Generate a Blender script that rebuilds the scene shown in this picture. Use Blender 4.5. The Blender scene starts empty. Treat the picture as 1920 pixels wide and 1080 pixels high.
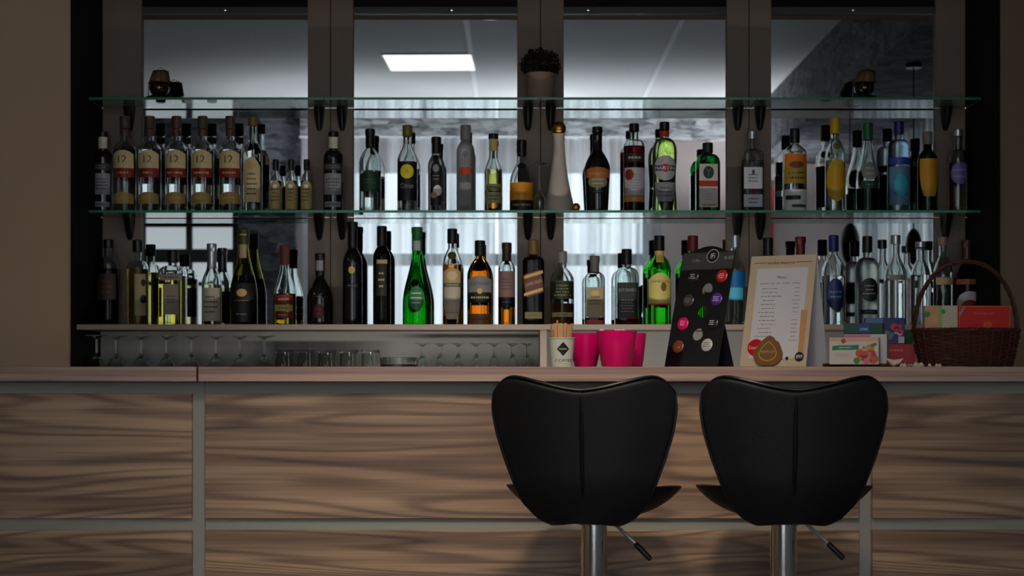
import bpy, bmesh, math, random
from mathutils import Vector, Matrix
random.seed(7)
PI = math.pi
SC = bpy.context.scene
COL = SC.collection

# ------------------------------------------------------------------ camera
F = 3200.0          # focal length in pixels of a 1920 wide frame
CZ = 1.10           # eye height, level with the bar top
HOR = 688.0         # pixel row of the horizon
cam = bpy.data.cameras.new('camera')
cam.sensor_width = 36.0
cam.lens = F / 1920 * 36.0
cam.shift_y = (HOR - 540) / 1920
cam.clip_start = 0.05
cam.dof.use_dof = True
cam.dof.focus_distance = 4.45
cam.dof.aperture_fstop = 5.6
camo = bpy.data.objects.new('camera', cam)
camo.location = (0, 0, CZ)
camo.rotation_euler = (PI / 2, 0, 0)
COL.objects.link(camo)
SC.camera = camo

def X(px, d): return (px - 960.0) * d / F
def Z(py, d): return CZ + (HOR - py) * d / F

# ------------------------------------------------------------------ world and exposure
w = bpy.data.worlds.new('world'); SC.world = w; w.use_nodes = True
w.node_tree.nodes['Background'].inputs[0].default_value = (0.62, 0.75, 0.85, 1)
w.node_tree.nodes['Background'].inputs[1].default_value = 0.4
SC.view_settings.view_transform = 'Standard'
SC.view_settings.look = 'None'
SC.view_settings.gamma = 1
SC.view_settings.exposure = 0.0
SC.cycles.max_bounces = 14
SC.cycles.transmission_bounces = 12
SC.cycles.glossy_bounces = 6
SC.cycles.diffuse_bounces = 4
SC.cycles.transparent_max_bounces = 16
SC.cycles.caustics_reflective = False
SC.cycles.caustics_refractive = False
SC.cycles.sample_clamp_indirect = 3.0
SC.cycles.use_denoising = True

DAY = 3.4       # radiance of the daylit window panes
PANEL = 3.0     # radiance of the ceiling light panels
UP = 125.0       # watts of each floor lamp added to brighten the ceiling
FILL_W = 4.5      # watts of the fill strip added under the bar top
SPOT = 250.0     # watts of each spot added over the bar

# ------------------------------------------------------------------ materials
def lin(c):
    return tuple(((v / 255.0) / 12.92 if v / 255.0 <= 0.04045 else ((v / 255.0 + 0.055) / 1.055) ** 2.4) for v in c)
_m = {}
def newmat(name):
    m = bpy.data.materials.new(name); m.use_nodes = True
    return m, m.node_tree.nodes, m.node_tree.links, m.node_tree.nodes['Principled BSDF']
def mat(name, rgb, rough=0.5, metal=0.0, trans=0.0, ior=1.45, coat=0.0, spec=0.5, var=0.06, emit=0.0, bump=0.0, bscale=60):
    if name in _m: return _m[name]
    m, N, L, p = newmat(name)
    c = lin(rgb)
    p.inputs['Roughness'].default_value = rough
    p.inputs['Metallic'].default_value = metal
    p.inputs['Transmission Weight'].default_value = trans
    p.inputs['IOR'].default_value = ior
    p.inputs['Coat Weight'].default_value = coat
    p.inputs['Specular IOR Level'].default_value = spec
    if emit:
        p.inputs['Emission Color'].default_value = c + (1,)
        p.inputs['Emission Strength'].default_value = emit
    tc = N.new('ShaderNodeTexCoord')
    nz = N.new('ShaderNodeTexNoise'); nz.inputs['Scale'].default_value = bscale; nz.inputs['Detail'].default_value = 4
    L.new(tc.outputs['Object'], nz.inputs['Vector'])
    mx = N.new('ShaderNodeMix'); mx.data_type = 'RGBA'
    mx.inputs[6].default_value = tuple(v * (1 - var) for v in c) + (1,)
    mx.inputs[7].default_value = tuple(min(1, v * (1 + var)) for v in c) + (1,)
    L.new(nz.outputs['Fac'], mx.inputs[0]); L.new(mx.outputs[2], p.inputs['Base Color'])
    if bump:
        b = N.new('ShaderNodeBump'); b.inputs['Strength'].default_value = bump; b.inputs['Distance'].default_value = 0.002
        L.new(nz.outputs['Fac'], b.inputs['Height']); L.new(b.outputs[0], p.inputs['Normal'])
    _m[name] = m
    return m
def glass_mat(low, high, level, rough=0.0, ior=None):
    """clear or tinted glass; the liquid inside tints it up to the height level (object space)"""
    key = ('glass', low, high, round(level, 4), rough)
    if key in _m: return _m[key]
    m, N, L, p = newmat('bottle_glass')
    p.inputs['Transmission Weight'].default_value = 1
    p.inputs['IOR'].default_value = ior or (1.26 if min(low) < 225 else 1.40)
    p.inputs['Roughness'].default_value = rough
    tc = N.new('ShaderNodeTexCoord'); sx = N.new('ShaderNodeSeparateXYZ')
    L.new(tc.outputs['Object'], sx.inputs[0])
    gt = N.new('ShaderNodeMath'); gt.operation = 'GREATER_THAN'; gt.inputs[1].default_value = level
    L.new(sx.outputs['Z'], gt.inputs[0])
    mx = N.new('ShaderNodeMix'); mx.data_type = 'RGBA'
    mx.inputs[6].default_value = lin(low) + (1,); mx.inputs[7].default_value = lin(high) + (1,)
    L.new(gt.outputs[0], mx.inputs[0]); L.new(mx.outputs[2], p.inputs['Base Color'])
    _m[key] = m
    return m
def wood_mat(name, dark, mid, light, sx=0.9, sz=7.0, rings=11.0, seed=0.0, rough=0.42, fine=0.35, ringw=-.26):
    m, N, L, p = newmat(name)
    tc = N.new('ShaderNodeTexCoord')
    mp = N.new('ShaderNodeMapping'); mp.inputs['Scale'].default_value = (sx, 1.0, sz); mp.inputs['Location'].default_value = (seed, seed * 0.7, seed * 1.3)
    L.new(tc.outputs['Object'], mp.inputs[0])
    n1 = N.new('ShaderNodeTexNoise'); n1.inputs['Scale'].default_value = 1.0; n1.inputs['Detail'].default_value = 2.0; n1.inputs['Roughness'].default_value = 0.45; n1.inputs['Distortion'].default_value = 0.35
    L.new(mp.outputs[0], n1.inputs['Vector'])
    mul = N.new('ShaderNodeMath'); mul.operation = 'MULTIPLY'; mul.inputs[1].default_value = rings * 2 * PI
    L.new(n1.outputs['Fac'], mul.inputs[0])
    sn = N.new('ShaderNodeMath'); sn.operation = 'SINE'; L.new(mul.outputs[0], sn.inputs[0])
    h = N.new('ShaderNodeMath'); h.operation = 'MULTIPLY_ADD'; h.inputs[1].default_value = 0.5; h.inputs[2].default_value = 0.5
    L.new(sn.outputs[0], h.inputs[0])
    pw = N.new('ShaderNodeMath'); pw.operation = 'POWER'; pw.inputs[1].default_value = 2.6
    L.new(h.outputs[0], pw.inputs[0])
    # fine fibres
    mp2 = N.new('ShaderNodeMapping'); mp2.inputs['Scale'].default_value = (3.0, 8.0, 190.0)
    L.new(tc.outputs['Object'], mp2.inputs[0])
    n2 = N.new('ShaderNodeTexNoise'); n2.inputs['Scale'].default_value = 1.0; n2.inputs['Detail'].default_value = 3
    L.new(mp2.outputs[0], n2.inputs['Vector'])
    # broad streaks
    mp3 = N.new('ShaderNodeMapping'); mp3.inputs['Scale'].default_value = (0.7, 1.0, 26.0); mp3.inputs['Location'].default_value = (seed, 3, seed)
    L.new(tc.outputs['Object'], mp3.inputs[0])
    n3 = N.new('ShaderNodeTexNoise'); n3.inputs['Scale'].default_value = 1.0; n3.inputs['Detail'].default_value = 3
    L.new(mp3.outputs[0], n3.inputs['Vector'])
    a = N.new('ShaderNodeMath'); a.operation = 'MULTIPLY_ADD'; a.inputs[1].default_value = ringw
    L.new(pw.outputs[0], a.inputs[0]); 
    s3 = N.new('ShaderNodeMath'); s3.operation = 'MULTIPLY'; s3.inputs[1].default_value = 1.15
    L.new(n3.outputs['Fac'], s3.inputs[0]); L.new(s3.outputs[0], a.inputs[2])
    b = N.new('ShaderNodeMath'); b.operation = 'MULTIPLY_ADD'; b.inputs[1].default_value = fine
    L.new(n2.outputs['Fac'], b.inputs[0]); L.new(a.outputs[0], b.inputs[2])
    cr = N.new('ShaderNodeValToRGB')
    cr.color_ramp.elements[0].position = 0.20; cr.color_ramp.elements[0].color = lin(dark) + (1,)
    cr.color_ramp.elements[1].position = 0.92; cr.color_ramp.elements[1].color = lin(light) + (1,)
    e = cr.color_ramp.elements.new(0.62); e.color = lin(mid) + (1,)
    L.new(b.outputs[0], cr.inputs[0]); L.new(cr.outputs[0], p.inputs['Base Color'])
    p.inputs['Roughness'].default_value = rough
    _m[name] = m
    return m
def stone_mat(name, a, b, scale=(7, 7, 16)):
    m, N, L, p = newmat(name)
    tc = N.new('ShaderNodeTexCoord'); mp = N.new('ShaderNodeMapping'); mp.inputs['Scale'].default_value = scale
    L.new(tc.outputs['Object'], mp.inputs[0])
    v = N.new('ShaderNodeTexVoronoi'); v.inputs['Scale'].default_value = 1.2; v.inputs['Randomness'].default_value = 1
    n = N.new('ShaderNodeTexNoise'); n.inputs['Scale'].default_value = 2.5; n.inputs['Detail'].default_value = 5; n.inputs['Distortion'].default_value = .6
    L.new(mp.outputs[0], v.inputs['Vector']); L.new(mp.outputs[0], n.inputs['Vector'])
    mm = N.new('ShaderNodeMath'); mm.operation = 'MULTIPLY_ADD'; mm.inputs[1].default_value = 0.55
    sp = N.new('ShaderNodeSeparateColor'); L.new(v.outputs['Color'], sp.inputs[0])
    L.new(sp.outputs[0], mm.inputs[0])
    m2 = N.new('ShaderNodeMath'); m2.operation = 'MULTIPLY'; m2.inputs[1].default_value = 0.7
    L.new(n.outputs['Fac'], m2.inputs[0]); L.new(m2.outputs[0], mm.inputs[2])
    cr = N.new('ShaderNodeValToRGB'); cr.color_ramp.elements[0].position = .25; cr.color_ramp.elements[1].position = .95
    cr.color_ramp.elements[0].color = lin(a) + (1,); cr.color_ramp.elements[1].color = lin(b) + (1,)
    L.new(mm.outputs[0], cr.inputs[0]); L.new(cr.outputs[0], p.inputs['Base Color'])
    bp = N.new('ShaderNodeBump'); bp.inputs['Strength'].default_value = 0.9; bp.inputs['Distance'].default_value = .03
    L.new(mm.outputs[0], bp.inputs['Height']); L.new(bp.outputs[0], p.inputs['Normal'])
    p.inputs['Roughness'].default_value = .85
    _m[name] = m
    return m

WOOD = wood_mat('walnut_laminate', (72, 54, 43), (130, 101, 78), (182, 149, 118), seed=2.3, sx=.52, sz=6.2, rings=20)
WOODTOP = wood_mat('pale_walnut_edge', (104, 80, 72), (142, 112, 100), (178, 146, 130), sx=0.5, sz=30, rings=3, seed=5, fine=.6)
GREYLAM = mat('grey_laminate', (150, 148, 138), 0.5, var=.02)
SHELFWOOD = mat('taupe_shelf_laminate', (134, 119, 108), 0.5, var=.05)
TAUPE = mat('taupe_laminate', (118, 104, 92), 0.55, var=.03)
BACKGREY = mat('grey_back_panel', (150, 150, 146), 0.6, var=.03)
BLACKLAM = mat('black_laminate', (9, 8, 8), 0.7, spec=.15)
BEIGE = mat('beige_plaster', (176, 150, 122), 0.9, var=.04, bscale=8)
CEIL = mat('white_ceiling', (215, 215, 215), 0.8, var=.03, bscale=3)
SEAM = mat('ceiling_seam', (245, 245, 248), 0.6)
PINKWALL = mat('pale_pink_plaster', (222, 205, 200), .9, var=.03, bscale=5)
GREYWALL = mat('grey_plaster', (150, 150, 152), .9, bscale=5)
STONE = stone_mat('dark_slate_cladding', (28, 28, 34), (112, 114, 122))
STONELT = stone_mat('pale_stone_cladding', (66, 72, 78), (245, 248, 250), (7, 7, 34))
MIRROR = mat('smoked_mirror', (168, 172, 174), 0.0, 1.0, var=0)
LEATHER = mat('black_leatherette', (13, 13, 15), 0.5, spec=.4, bump=.25, bscale=260)
PIPING = mat('black_piping', (9, 9, 10), 0.35)
CHROME = mat('chrome', (225, 225, 225), 0.10, 1.0, var=.01)
DARKMETAL = mat('dark_brown_plastic', (38, 28, 25), .45)
BLACKPL = mat('black_plastic', (10, 10, 11), .3)
PINK = mat('magenta_ceramic', (236, 6, 112), 0.28, coat=.3, var=.02)
WHITE = mat('white_paper', (226, 226, 220), .7, var=.02)
CARDGREY = mat('pale_grey_card', (190, 190, 196), .7, var=.02)
INK = mat('grey_ink', (70, 70, 74), .8)
BLACKINK = mat('black_ink', (14, 14, 14), .6)
WHITEINK = mat('white_ink', (230, 230, 225), .6)
GOLD = mat('gold_metal', (196, 148, 62), .28, 1.0)
GOLDINK = mat('gold_ink', (198, 164, 88), .4)
CREAM = mat('cream_label', (206, 184, 138), .6)
IVORY = mat('ivory_label', (206, 200, 182), .6)
SILVER = mat('silver_label', (176, 172, 176), .4)
REDINK = mat('red_ink', (176, 34, 24), .5)
GREENINK = mat('green_ink', (40, 110, 60), .5)
WICKER = mat('dark_wicker', (76, 40, 25), .55, var=.3, bscale=90)
COPPER = mat('copper_print', (214, 160, 110), .35, .3)

# ------------------------------------------------------------------ object helpers
def P(o, label=None, cat=None, group=None, kind=None):
    if label: o['label'] = label
    if cat: o['category'] = cat
    if group: o['group'] = group
    if kind: o['kind'] = kind
    return o
def E(name, label, cat, loc=(0, 0, 0), rz=0, group=None, rx=0):
    o = bpy.data.objects.new(name, None); COL.objects.link(o)
    o.location = loc; o.rotation_euler = (rx, 0, rz); o.empty_display_size = .03
    return P(o, label, cat, group)
class MB:
    def __init__(s): s.v = []; s.f = []
    def add(s, vs, fs):
        k = len(s.v); s.v += [tuple(v) for v in vs]; s.f += [tuple(i + k for i in f) for f in fs]; return s
    def box(s, x0, x1, y0, y1, z0, z1):
        return s.add([(x0, y0, z0), (x1, y0, z0), (x1, y1, z0), (x0, y1, z0), (x0, y0, z1), (x1, y0, z1), (x1, y1, z1), (x0, y1, z1)],
                     [(0, 3, 2, 1), (4, 5, 6, 7), (0, 1, 5, 4), (1, 2, 6, 5), (2, 3, 7, 6), (3, 0, 4, 7)])
    def lathe(s, prof, n=28, cx=0, cy=0, flip=False, p=2.0, ry=1.0):
        """prof: list of (r, z) bottom to top; p the superellipse power, ry the depth ratio (each may be a function of z)"""
        k = len(s.v); m = len(prof); rings = []
        for (r, z) in prof:
            if r <= 1e-6:
                rings.append([len(s.v)]); s.v.append((cx, cy, z))
            else:
                pp = p(z) if callable(p) else p; yy = ry(z) if callable(ry) else ry
                row = []
                for i in range(n):
                    a = 2 * PI * i / n; c, q = math.cos(a), math.sin(a)
                    t = (abs(c) ** pp + abs(q) ** pp) ** (-1.0 / pp)
                    row.append(len(s.v)); s.v.append((cx + r * t * c, cy + r * t * q * yy, z))
                rings.append(row)
        for a, b in zip(rings, rings[1:]):
            for i in range(n):
                j = (i + 1) % n
                if len(a) == 1 and len(b) == 1: continue
                if len(a) == 1: f = (a[0], b[j], b[i])
                elif len(b) == 1: f = (a[i], a[j], b[0])
                else: f = (a[i], a[j], b[j], b[i])
                s.f.append(f[::-1] if flip else f)
        return s
    def tube(s, pts, r, n=8, cap=True):
        pts = [Vector(q) for q in pts]; rings = []
        up = Vector((0, 0, 1))
        prev = None
        for i, q in enumerate(pts):
            d = (pts[min(i + 1, len(pts) - 1)] - pts[max(i - 1, 0)]).normalized()
            if prev is None:
                a = d.orthogonal().normalized()
            else:
                a = (prev - d * prev.dot(d))
                a = a.normalized() if a.length > 1e-6 else d.orthogonal().normalized()
            prev = a; b = d.cross(a)
            rr = r[i] if isinstance(r, (list, tuple)) else r
            row = []
            for k in range(n):
                t = 2 * PI * k / n
                row.append(len(s.v)); s.v.append(tuple(q + a * (rr * math.cos(t)) + b * (rr * math.sin(t))))
            rings.append(row)
        for a, b in zip(rings, rings[1:]):
            for k in range(n):
                j = (k + 1) % n; s.f.append((a[k], a[j], b[j], b[k]))
        if cap: s.f.append(tuple(rings[0][::-1])); s.f.append(tuple(rings[-1]))
        return s
    def ball(s, c, r, n=14, sz=1.0):
        m = n // 2
        pr = [(0 if i in (0, m) else r * math.sin(PI * i / m), c[2] - r * sz * math.cos(PI * i / m)) for i in range(m + 1)]
        return s.lathe(pr, n, c[0], c[1])
    def grid(s, fn, nu, nv):
        k = len(s.v)
        for j in range(nv + 1):
            for i in range(nu + 1): s.v.append(tuple(fn(i / nu, j / nv)))
        for j in range(nv):
            for i in range(nu):
                a = k + j * (nu + 1) + i; s.f.append((a, a + 1, a + nu + 2, a + nu + 1))
        return s
    def prism(s, poly, y0, y1):
        """outline in x,z extruded along y"""
        n = len(poly); k = len(s.v)
        s.v += [(a, y0, b) for a, b in poly] + [(a, y1, b) for a, b in poly]
        s.f.append(tuple(k + i for i in range(n))); s.f.append(tuple(k + n + i for i in range(n))[::-1])
        for i in range(n):
            j = (i + 1) % n; s.f.append((k + j, k + i, k + n + i, k + n + j))
        return s
    def build(s, name, m, parent=None, smooth=True, bevel=0, sub=0, solid=0, loc=None, auto=None):
        me = bpy.data.meshes.new(name); me.from_pydata(s.v, [], s.f); me.update()
        o = bpy.data.objects.new(name, me); COL.objects.link(o)
        me.materials.append(m)
        if smooth:
            me.shade_smooth()
            me.set_sharp_from_angle(angle=math.radians(auto or 40))
        if parent: o.parent = parent
        if loc: o.location = loc
        if solid:
            q = o.modifiers.new('solid', 'SOLIDIFY'); q.thickness = solid; q.offset = 0
        if bevel:
            q = o.modifiers.new('bevel', 'BEVEL'); q.width = bevel; q.segments = 2; q.limit_method = 'ANGLE'
        if sub:
            q = o.modifiers.new('sub', 'SUBSURF'); q.levels = sub; q.render_levels = sub
        return o
def recalc(o):
    bm = bmesh.new(); bm.from_mesh(o.data); bmesh.ops.recalc_face_normals(bm, faces=bm.faces); bm.to_mesh(o.data); bm.free()
    return o
def box(name, m, x0, x1, y0, y1, z0, z1, parent=None, bevel=0.0):
    """a box whose origin is its own centre of base"""
    cx, cy = (x0 + x1) / 2, (y0 + y1) / 2
    b = MB().box(x0 - cx, x1 - cx, y0 - cy, y1 - cy, 0, z1 - z0)
    return b.build(name, m, parent, smooth=False, bevel=bevel, loc=(cx, cy, z0))
def structure(name, m, *a, **k):
    o = box(name, m, *a, **k); o['kind'] = 'structure'; return o

_txt = {}
def text2d(s, h, width=None, bold=False):
    """2D triangles of a word, centred, cap height about h"""
    key = s
    if key not in _txt:
        cu = bpy.data.curves.new('t', 'FONT'); cu.body = s; cu.size = 1.0; cu.resolution_u = 2
        ob = bpy.data.objects.new('t', cu); COL.objects.link(ob)
        dg = bpy.context.evaluated_depsgraph_get()
        me = bpy.data.meshes.new_from_object(ob.evaluated_get(dg))
        vs = [(v.co.x, v.co.y) for v in me.vertices]; fs = [tuple(p.vertices) for p in me.polygons]
        bpy.data.objects.remove(ob); bpy.data.curves.remove(cu); bpy.data.meshes.remove(me)
        x0 = min(v[0] for v in vs); x1 = max(v[0] for v in vs); y0 = min(v[1] for v in vs); y1 = max(v[1] for v in vs)
        vs = [((v[0] - (x0 + x1) / 2) / (x1 - x0), (v[1] - (y0 + y1) / 2) / (y1 - y0)) for v in vs]
        _txt[key] = (vs, fs, (x1 - x0) / (y1 - y0))
    vs, fs, asp = _txt[key]
    wd = width or h * asp
    return [(a * wd, b * h) for a, b in vs], fs
def disc2d(r, n=20, sy=1.0, r0=0):
    if r0 == 0:
        return [(r * math.cos(2 * PI * i / n), r * sy * math.sin(2 * PI * i / n)) for i in range(n)], [tuple(range(n))]
    vs = [(r * math.cos(2 * PI * i / n), r * sy * math.sin(2 * PI * i / n)) for i in range(n)]
    vs += [(r0 * math.cos(2 * PI * i / n), r0 * sy * math.sin(2 * PI * i / n)) for i in range(n)]
    return vs, [(i, (i + 1) % n, n + (i + 1) % n, n + i) for i in range(n)]
def rect2d(x0, x1, y0, y1): return [(x0, y0), (x1, y0), (x1, y1), (x0, y1)], [(0, 1, 2, 3)]
def put2d(mb, shape, fn, dx=0, dy=0):
    vs, fs = shape
    return mb.add([fn(a + dx, b + dy) for a, b in vs], fs)
def decal(name, shape, m, parent, fn, dx=0, dy=0, label=None):
    o = put2d(MB(), shape, fn, dx, dy).build(name, m, parent, smooth=False)
    if label: o['label'] = label
    return o

# ------------------------------------------------------------------ room shell (the mirror shows it)
RX0, RX1, RY0, BY = -4.4, 2.6, -1.6, 5.65
structure('floor', mat('grey_tiles', (110, 104, 98), .35, var=.1, bscale=3), RX0 - .1, RX1 + .1, RY0 - .1, BY + .1, -.1, 0)
structure('ceiling', CEIL, RX0 - .1, RX1 + .1, RY0 - .1, BY + .1, 3.0, 3.1)
structure('wall_left', BEIGE, RX0 - .1, RX0, RY0, BY, 0, 3.0)
structure('wall_rear', BEIGE, RX0, RX1, BY, BY + .1, 0, 3.0)
NX0, NX1, NY = -1.345, 1.487, 5.2           # the recess that holds the back bar
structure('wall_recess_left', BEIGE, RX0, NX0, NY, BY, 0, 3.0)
structure('wall_recess_right', mat('brown_plaster', (118, 100, 82), .9, var=.05, bscale=8), NX1, RX1, NY, BY, 0, 3.0)  # beige plaster darkened in colour, stands in for weaker light on the right
structure('wall_recess_top', BEIGE, NX0, NX1, NY, BY, 2.30, 3.0)
# window wall behind the camera
def wall_with_holes(name, m, x0, x1, y0, y1, z0, z1, holes, axis='x'):
    xs = sorted({x0, x1} | {h[0] for h in holes} | {h[1] for h in holes})
    zs = sorted({z0, z1} | {h[2] for h in holes} | {h[3] for h in holes})
    b = MB()
    for a, c in zip(xs, xs[1:]):
        for e, g in zip(zs, zs[1:]):
            mx, mz = (a + c) / 2, (e + g) / 2
            if any(h[0] < mx < h[1] and h[2] < mz < h[3] for h in holes): continue
            if axis == 'x': b.box(a, c, y0, y1, e, g)
            else: b.box(y0, y1, a, c, e, g)
    o = b.build(name, m, smooth=False); o['kind'] = 'structure'
    return o
def window(idx, x0, x1, z0, z1, y, cols, bars, axis='x', strength=DAY, framem=None):
    """frame, mullions and daylit frosted panes"""
    t = .045; fm = framem or mat('white_window_frame', (190, 195, 198), .4)
    b = MB()
    def bx(a, c, e, g, d0=-.03, d1=.03):
        if axis == 'x': b.box(a, c, y + d0, y + d1, e, g)
        else: b.box(y + d0, y + d1, a, c, e, g)
    bx(x0, x1, z0, z0 + t); bx(x0, x1, z1 - t, z1); bx(x0, x0 + t, z0 + t, z1 - t); bx(x1 - t, x1, z0 + t, z1 - t)
    for k in range(1, cols):
        xm = x0 + (x1 - x0) * k / cols; bx(xm - t / 2, xm + t / 2, z0 + t, z1 - t)
    for zb, th in bars: bx(x0 + t, x1 - t, zb - th / 2, zb + th / 2, -.028, .028)
    o = b.build('window_%d' % idx, fm, smooth=False); o['kind'] = 'structure'
    pm = mat('daylit_pane_%d' % idx, (222, 230, 233), .3, emit=strength)
    pb = MB()
    if axis == 'x': pb.box(x0 + .01, x1 - .01, y - .012, y - .004, z0 + .01, z1 - .01)
    else: pb.box(y + .004, y + .012, x0 + .01, x1 - .01, z0 + .01, z1 - .01)
    pb.build('pane', pm, o, smooth=False)
    return o
W1 = (-1.50, 1.02, .25, 2.59); W2 = (-2.78, -2.04, .5, 2.19)
wall_with_holes('wall_front', PINKWALL, RX0, RX1, RY0 - .12, RY0, 0, 3.0, [W1, W2])
window(1, *W1, RY0 - .06, 3, [(1.9, .09)])
window(2, *W2, RY0 - .06, 2, [(1.93, .10), (1.72, .03)], strength=DAY * .36, framem=mat('grey_window_frame', (70, 72, 76), .5))
W3 = (-1.35, 1.3, .95, 2.52)
wall_with_holes('wall_right', GREYWALL, RX1, RX1 + .12, RY0 - .12, BY, 0, 3.0, []) if False else None
wall_with_holes('wall_right', GREYWALL, RY0 - .12, BY + .1, RX1, RX1 + .12, 0, 3.0, [W3], axis='y')
window(3, *W3, RX1 + .05, 3, [], axis='y', strength=DAY * .4, framem=mat('dark_window_frame', (44, 46, 50), .5))
# slate clad wall piece left of the curtains, slate beam, pale stone band over the curtains
structure('wall_slate', STONE, -4.4, -1.56, RY0 + .001, RY0 + .09, 2.2, 2.999)
structure('wall_slate', STONE, -2.02, -1.60, RY0 + .001, RY0 + .09, 0, 2.2)
structure('wall_slate', STONE, -4.4, -2.80, RY0 + .001, RY0 + .09, 0, 2.2)
structure('trim_1', STONE, 1.80, RX1 - .001, RY0 + .001, NY - .001, 2.61, 2.999)
structure('trim_2', STONELT, -1.55, 1.78, RY0 + .001, RY0 + .22, 2.775, 2.999)
structure('trim_3', SEAM, -.265, -.235, RY0 + .23, 5.19, 2.994, 2.9995)
structure('trim_4', SEAM, .915, .945, RY0 + .23, 5.19, 2.994, 2.9995)

def sheer_mat():
    m, N, L, p = newmat('sheer_curtain_cloth')
    N.remove(p)
    out = N['Material Output']
    tr = N.new('ShaderNodeBsdfTransparent'); tl = N.new('ShaderNodeBsdfTranslucent'); df = N.new('ShaderNodeBsdfDiffuse')
    tr.inputs[0].default_value = (.95, .97, 1, 1); tl.inputs[0].default_value = (.9, .93, .96, 1); df.inputs[0].default_value = (.75, .77, .8, 1)
    a = N.new('ShaderNodeMixShader'); a.inputs[0].default_value = .30
    nz2 = N.new('ShaderNodeTexNoise'); tc2 = N.new('ShaderNodeTexCoord'); mp2 = N.new('ShaderNodeMapping'); mp2.inputs['Scale'].default_value = (9, 9, .25); mp2.inputs['Location'].default_value = (3, 1, 0)
    L.new(tc2.outputs['Object'], mp2.inputs[0]); L.new(mp2.outputs[0], nz2.inputs['Vector']); nz2.inputs['Scale'].default_value = 1
    cr = N.new('ShaderNodeValToRGB'); cr.color_ramp.elements[0].position = .40; cr.color_ramp.elements[1].position = .60
    cr.color_ramp.elements[0].color = (.30, .33, .35, 1); cr.color_ramp.elements[1].color = (.95, .97, .98, 1)
    L.new(nz2.outputs['Fac'], cr.inputs[0]); L.new(cr.outputs[0], tl.inputs[0])
    b = N.new('ShaderNodeMixShader')
    nz = N.new('ShaderNodeTexNoise'); tc = N.new('ShaderNodeTexCoord'); mp = N.new('ShaderNodeMapping'); mp.inputs['Scale'].default_value = (14, 14, .6)
    L.new(tc.outputs['Object'], mp.inputs[0]); L.new(mp.outputs[0], nz.inputs['Vector']); nz.inputs['Scale'].default_value = 1
    mr = N.new('ShaderNodeMapRange'); mr.inputs[1].default_value = .3; mr.inputs[2].default_value = .7; mr.inputs[3].default_value = .30; mr.inputs[4].default_value = 1.0
    L.new(nz.outputs['Fac'], mr.inputs[0]); L.new(mr.outputs[0], b.inputs[0])
    L.new(tl.outputs[0], a.inputs[1]); L.new(df.outputs[0], a.inputs[2])
    L.new(tr.outputs[0], b.inputs[1]); L.new(a.outputs[0], b.inputs[2]); L.new(b.outputs[0], out.inputs[0])
    return m
SHEER = sheer_mat()
def curtain(a0, a1, pos, z0, z1, axis, label, seed):
    rnd = random.Random(seed); n = int((a1 - a0) / .012)
    ph = [rnd.uniform(0, 6) for _ in range(4)]
    def off(t, v): return .034 * math.sin(t * 52 + ph[0] + math.sin(t * 7 + ph[1]) * 2) * (.6 + .4 * v) + .012 * math.sin(t * 19 + ph[2])
    def fn(u, v):
        t = a0 + (a1 - a0) * u; z = z1 + (z0 - z1) * v; q = pos + off(t, v)
        return (t, q, z) if axis == 'x' else (q, t, z)
    o = MB().grid(fn, n, 6).build('curtain', SHEER)
    return P(o, label, 'curtain')
curtain(-1.53, -.12, RY0 + .30, .03, 2.765, 'x', 'white sheer curtain over the left half of the wide window, seen in the bar mirror', 3)
curtain(-.10, 1.08, RY0 + .30, .03, 2.765, 'x', 'white sheer curtain over the right half of the wide window, beside the bare pink wall', 9)
curtain(-1.3, 1.2, RX1 - .12, .03, 2.58, 'y', 'grey sheer curtain hanging from the stone beam on the side wall', 21)
t = E('curtain_rail', 'pale curtain rail under the stone band, carrying the two white sheers', 'curtain rail', (0, RY0 + .30, 2.767))
MB().box(-1.545, 1.10, -.015, .015, 0, .009).build('rail', SEAM, t, smooth=False)
t = P(box('red_banner', mat('red_cloth', (214, 60, 50), .8), 1.62, 1.935, RY0 + .02, RY0 + .06, 1.0, 2.44), 'narrow red banner on the far wall, seen in the mirror at the bar\'s third post', 'banner')

# floor lamps added by the window wall to brighten the ceiling, hidden by posts
def fill_uplight(cx, cy, label):
    t = E('floor_lamp', label, 'floor lamp', (cx, cy, 0), group='uplighters along the window wall')
    MB().lathe([(0, .001), (.14, .001), (.14, .016), (.02, .03), (0, .03)], 28).build('base', BLACKPL, t)
    MB().tube([(0, 0, .02), (0, 0, 1.82)], .011, 10).build('pole', BLACKPL, t)
    MB().lathe([(.012, 1.81), (.05, 1.82), (.13, 1.90), (.127, 1.90), (.048, 1.826), (.012, 1.816)], 28).build('bowl', BLACKPL, t)
    MB().lathe([(0, 1.86), (.07, 1.86)], 20).build('diffuser', mat('lit_uplight_disc', (240, 244, 255), .5, emit=3), t)
    ld = bpy.data.lights.new('uplight_lamp', 'SPOT'); ld.energy = UP; ld.color = (.95, .97, 1); ld.spot_size = math.radians(130); ld.spot_blend = .8; ld.shadow_soft_size = .06
    lo = bpy.data.objects.new('uplight_lamp', ld); COL.objects.link(lo); lo.parent = t; lo.location = (0, 0, 1.87); lo.rotation_euler = (PI, 0, 0)
for ux, lb in ((-1.27, 'black floor uplighter at the wide window, hidden by the post between the first two mirrors'), (.20, 'black floor uplighter in front of the gap between the two sheers'), (1.64, 'black floor uplighter in front of the pink wall')):
    fill_uplight(ux, -.90, lb)

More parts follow.
